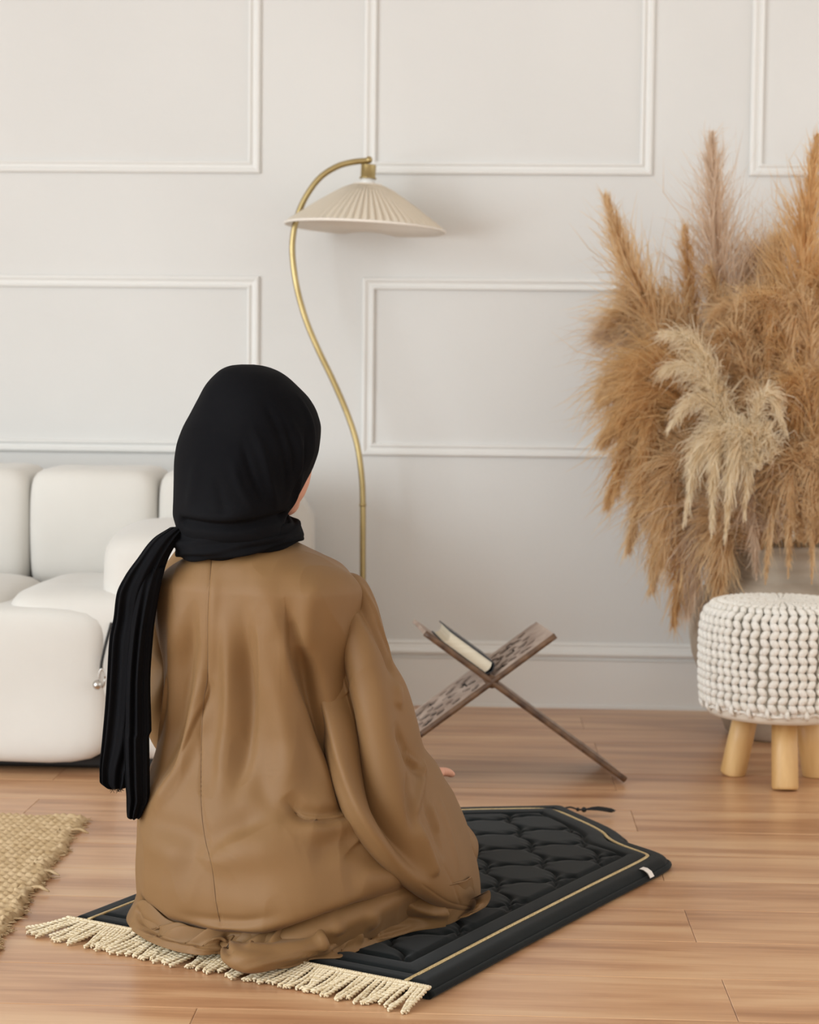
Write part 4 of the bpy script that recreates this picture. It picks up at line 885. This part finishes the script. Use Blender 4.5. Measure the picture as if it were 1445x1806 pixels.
# headscarf
def pxloft(rows, n=140, m=200, e=1.0, fold_fn=None):
    R_ = np.array([(y, l, r, Yc, b, k) for y, l, r, Yc, b, k in rows], float); key = R_[:, 0]
    yy = np.linspace(key[0], key[-1], n); I = np.stack([pch(yy, key, R_[:, c_]) for c_ in range(6)], 1); V = []
    a = np.linspace(0, 2*math.pi, m, endpoint=False)
    for (y, l, r, Yc, b, k) in I:
        A = at(l, y, Yc); B = at(r, y, Yc); C_ = (A+B)/2; hx = (B-A)/2; w = np.linalg.norm(hx)
        V.append(C_+hx*np.cos(a)[:, None]+np.array([0, 1, 0])*(b*np.sin(a)+k*w*np.cos(a))[:, None])
    return np.vstack(V), gridfaces(n, m, True, True)
sf = MB()
sf.add(*pxloft([(642, 425, 448, 2.805, .010, 0), (644, 410, 462, 2.805, .03, 0), (650, 394, 482, 2.805, .05, 0), (660, 380, 502, 2.805, .068, -.1), (680, 361, 526, 2.805, .086, -.15), (705, 346, 549, 2.805, .099, -.2), (730, 333, 562, 2.805, .106, -.2),
                (756, 320, 568, 2.805, .110, -.2), (790, 309, 565, 2.800, .110, -.2), (820, 305, 556, 2.795, .107, -.2), (850, 304, 541, 2.790, .102, -.2), (880, 303, 525, 2.785, .096, -.2), (906, 302, 510, 2.780, .090, -.2), (925, 306, 504, 2.775, .080, -.2), (945, 315, 502, 2.770, .07, -.2), (960, 330, 495, 2.765, .05, -.2)], 300, 320))
scarf = sf.build('headscarf', M['scarf'], woman)
fold(scarf.data, [([(480, 700), (520, 760), (530, 820), (520, 880), (500, 915)], .005, .006), ([(455, 690), (490, 760), (505, 830), (500, 890)], -.004, .006), ([(440, 740), (465, 800), (480, 860), (492, 905)], .005, .007),
                    ([(425, 770), (445, 840), (475, 900)], -.004, .006), ([(520, 690), (545, 740), (550, 790), (538, 840)], .004, .006), ([(535, 740), (538, 800), (525, 850), (508, 890)], -.004, .004), ([(410, 800), (425, 860), (460, 912)], .004, .007),
                    ([(500, 740), (518, 800), (515, 850)], -.003, .004), ([(320, 920), (380, 928), (440, 926), (500, 912)], -.010, .007, 0, (1, 1)), ([(330, 905), (390, 912), (450, 905)], .006, .010),
                    ([(350, 800), (340, 860), (330, 910)], .003, .012), ([(380, 840), (390, 880), (400, 915)], -.003, .008)])
V = coords(scarf.data); N = normals(scarf.data); d = np.array([mnoise.noise(Vector((v[0]*14, v[1]*14, v[2]*7))) for v in V]); setco(scarf.data, V+N*(d*.002)[:, None])
# neck wrap
mb = MB(); t = np.linspace(0, 2*math.pi, 160); cx, cy = -.078, .105
rings = []; m = 60; a = np.linspace(0, 2*math.pi, m, endpoint=False)
for tt_ in t[:-1]:
    u = cx+.086*math.cos(tt_); v = cy+.078*math.sin(tt_); zc = .628+.004*math.cos(tt_)+(.012 if False else 0)+.008*math.sin(tt_); d = UX*math.cos(tt_)*1.0+VX*math.sin(tt_)
    lump = .0018*np.cos(a*5+tt_*3)+.0014*np.cos(a*8-tt_*5+1)
    rr = .017+lump; rz = .024+lump*1.5-.010*max(0, math.cos(tt_))**2
    rings.append(P(u, v, zc)+d*(rr*np.cos(a))[:, None]+np.array([0, 0, 1])*(rz*np.sin(a)-.006*np.cos(a))[:, None])
V = np.vstack(rings); nq = len(t)-1
Fw_ = gridfaces(nq, m, True)+[[(nq-1)*m+j, (nq-1)*m+(j+1) % m, (j+1) % m, j] for j in range(m)]
mb.add(V, Fw_); mb.build('neck_wrap', M['scarf'], scarf)
# hanging tail over the left shoulder, two overlapping lengths with pleats
def tail(rows, seed, npl, name):
    V, Fc = pxloft(rows, 200, 180)
    V = V.reshape(200, 180, 3); a = np.linspace(0, 2*math.pi, 180, endpoint=False); yy = np.linspace(0, 1, 200)
    C_ = V.mean(1, keepdims=True); amp = (.35+.65*sm(yy*3))[:, None]
    w = (np.cos(a*npl+seed+yy[:, None]*1.4)+.6*np.cos(a*(npl+4)-seed*2+yy[:, None]*2.0))*amp
    d = V-C_; front = (.25+.75*abs(np.sin(a)))[None]
    V = V+np.array([0, -1, 0])*(w*.0040*front)[..., None]*np.sign(-np.sin(a))[None, :, None]+d*(w*.03)[..., None]
    return V.reshape(-1, 3), Fc
mb = MB()
mb.add(*tail([(930, 300, 330, 2.77, .014, 0), (948, 272, 318, 2.765, .024, 0), (985, 243, 297, 2.76, .030, 0), (1015, 222, 287, 2.765, .034, 0), (1045, 208, 279, 2.77, .034, 0), (1090, 202, 273, 2.775, .030, 0), (1125, 195, 269, 2.775, .028, 0), (1185, 191, 265, 2.775, .024, 0), (1245, 187, 262, 2.775, .022, 0), (1300, 182, 255, 2.775, .020, 0), (1360, 177, 235, 2.775, .017, 0), (1377, 177, 232, 2.775, .014, 0), (1388, 188, 224, 2.775, .011, 0), (1391, 195, 216, 2.775, .004, 0)], 1.0, 9, 'a'))
mb.add(*tail([(1000, 250, 292, 2.752, .016, 0), (1045, 240, 281, 2.75, .020, 0), (1125, 228, 269, 2.752, .020, 0), (1209, 222, 264, 2.755, .019, 0), (1290, 220, 266, 2.755, .018, 0), (1300, 220, 262, 2.755, .018, 0), (1380, 222, 263, 2.755, .016, 0), (1408, 224, 263, 2.755, .014, 0), (1425, 224, 256, 2.755, .012, 0), (1441, 225, 248, 2.755, .008, 0), (1444, 228, 246, 2.755, .003, 0)], 2.3, 7, 'b'))
mb.build('scarf_tail', M['scarf'], scarf)
mb = MB()
for i in range(22):
    x = rng.uniform(197, 220); c = at(x, rng.uniform(1386, 1390), 2.772); mb.add(*tube(cr([c, c+[rng.normal(0, .002), 0, -.003], c+[rng.normal(0, .004), 0, -.006+rng.normal(0, .002)]], 6), .00035, 4))
tag(mb.build('loose_threads', M['scarf'], scarf), kind='stuff')
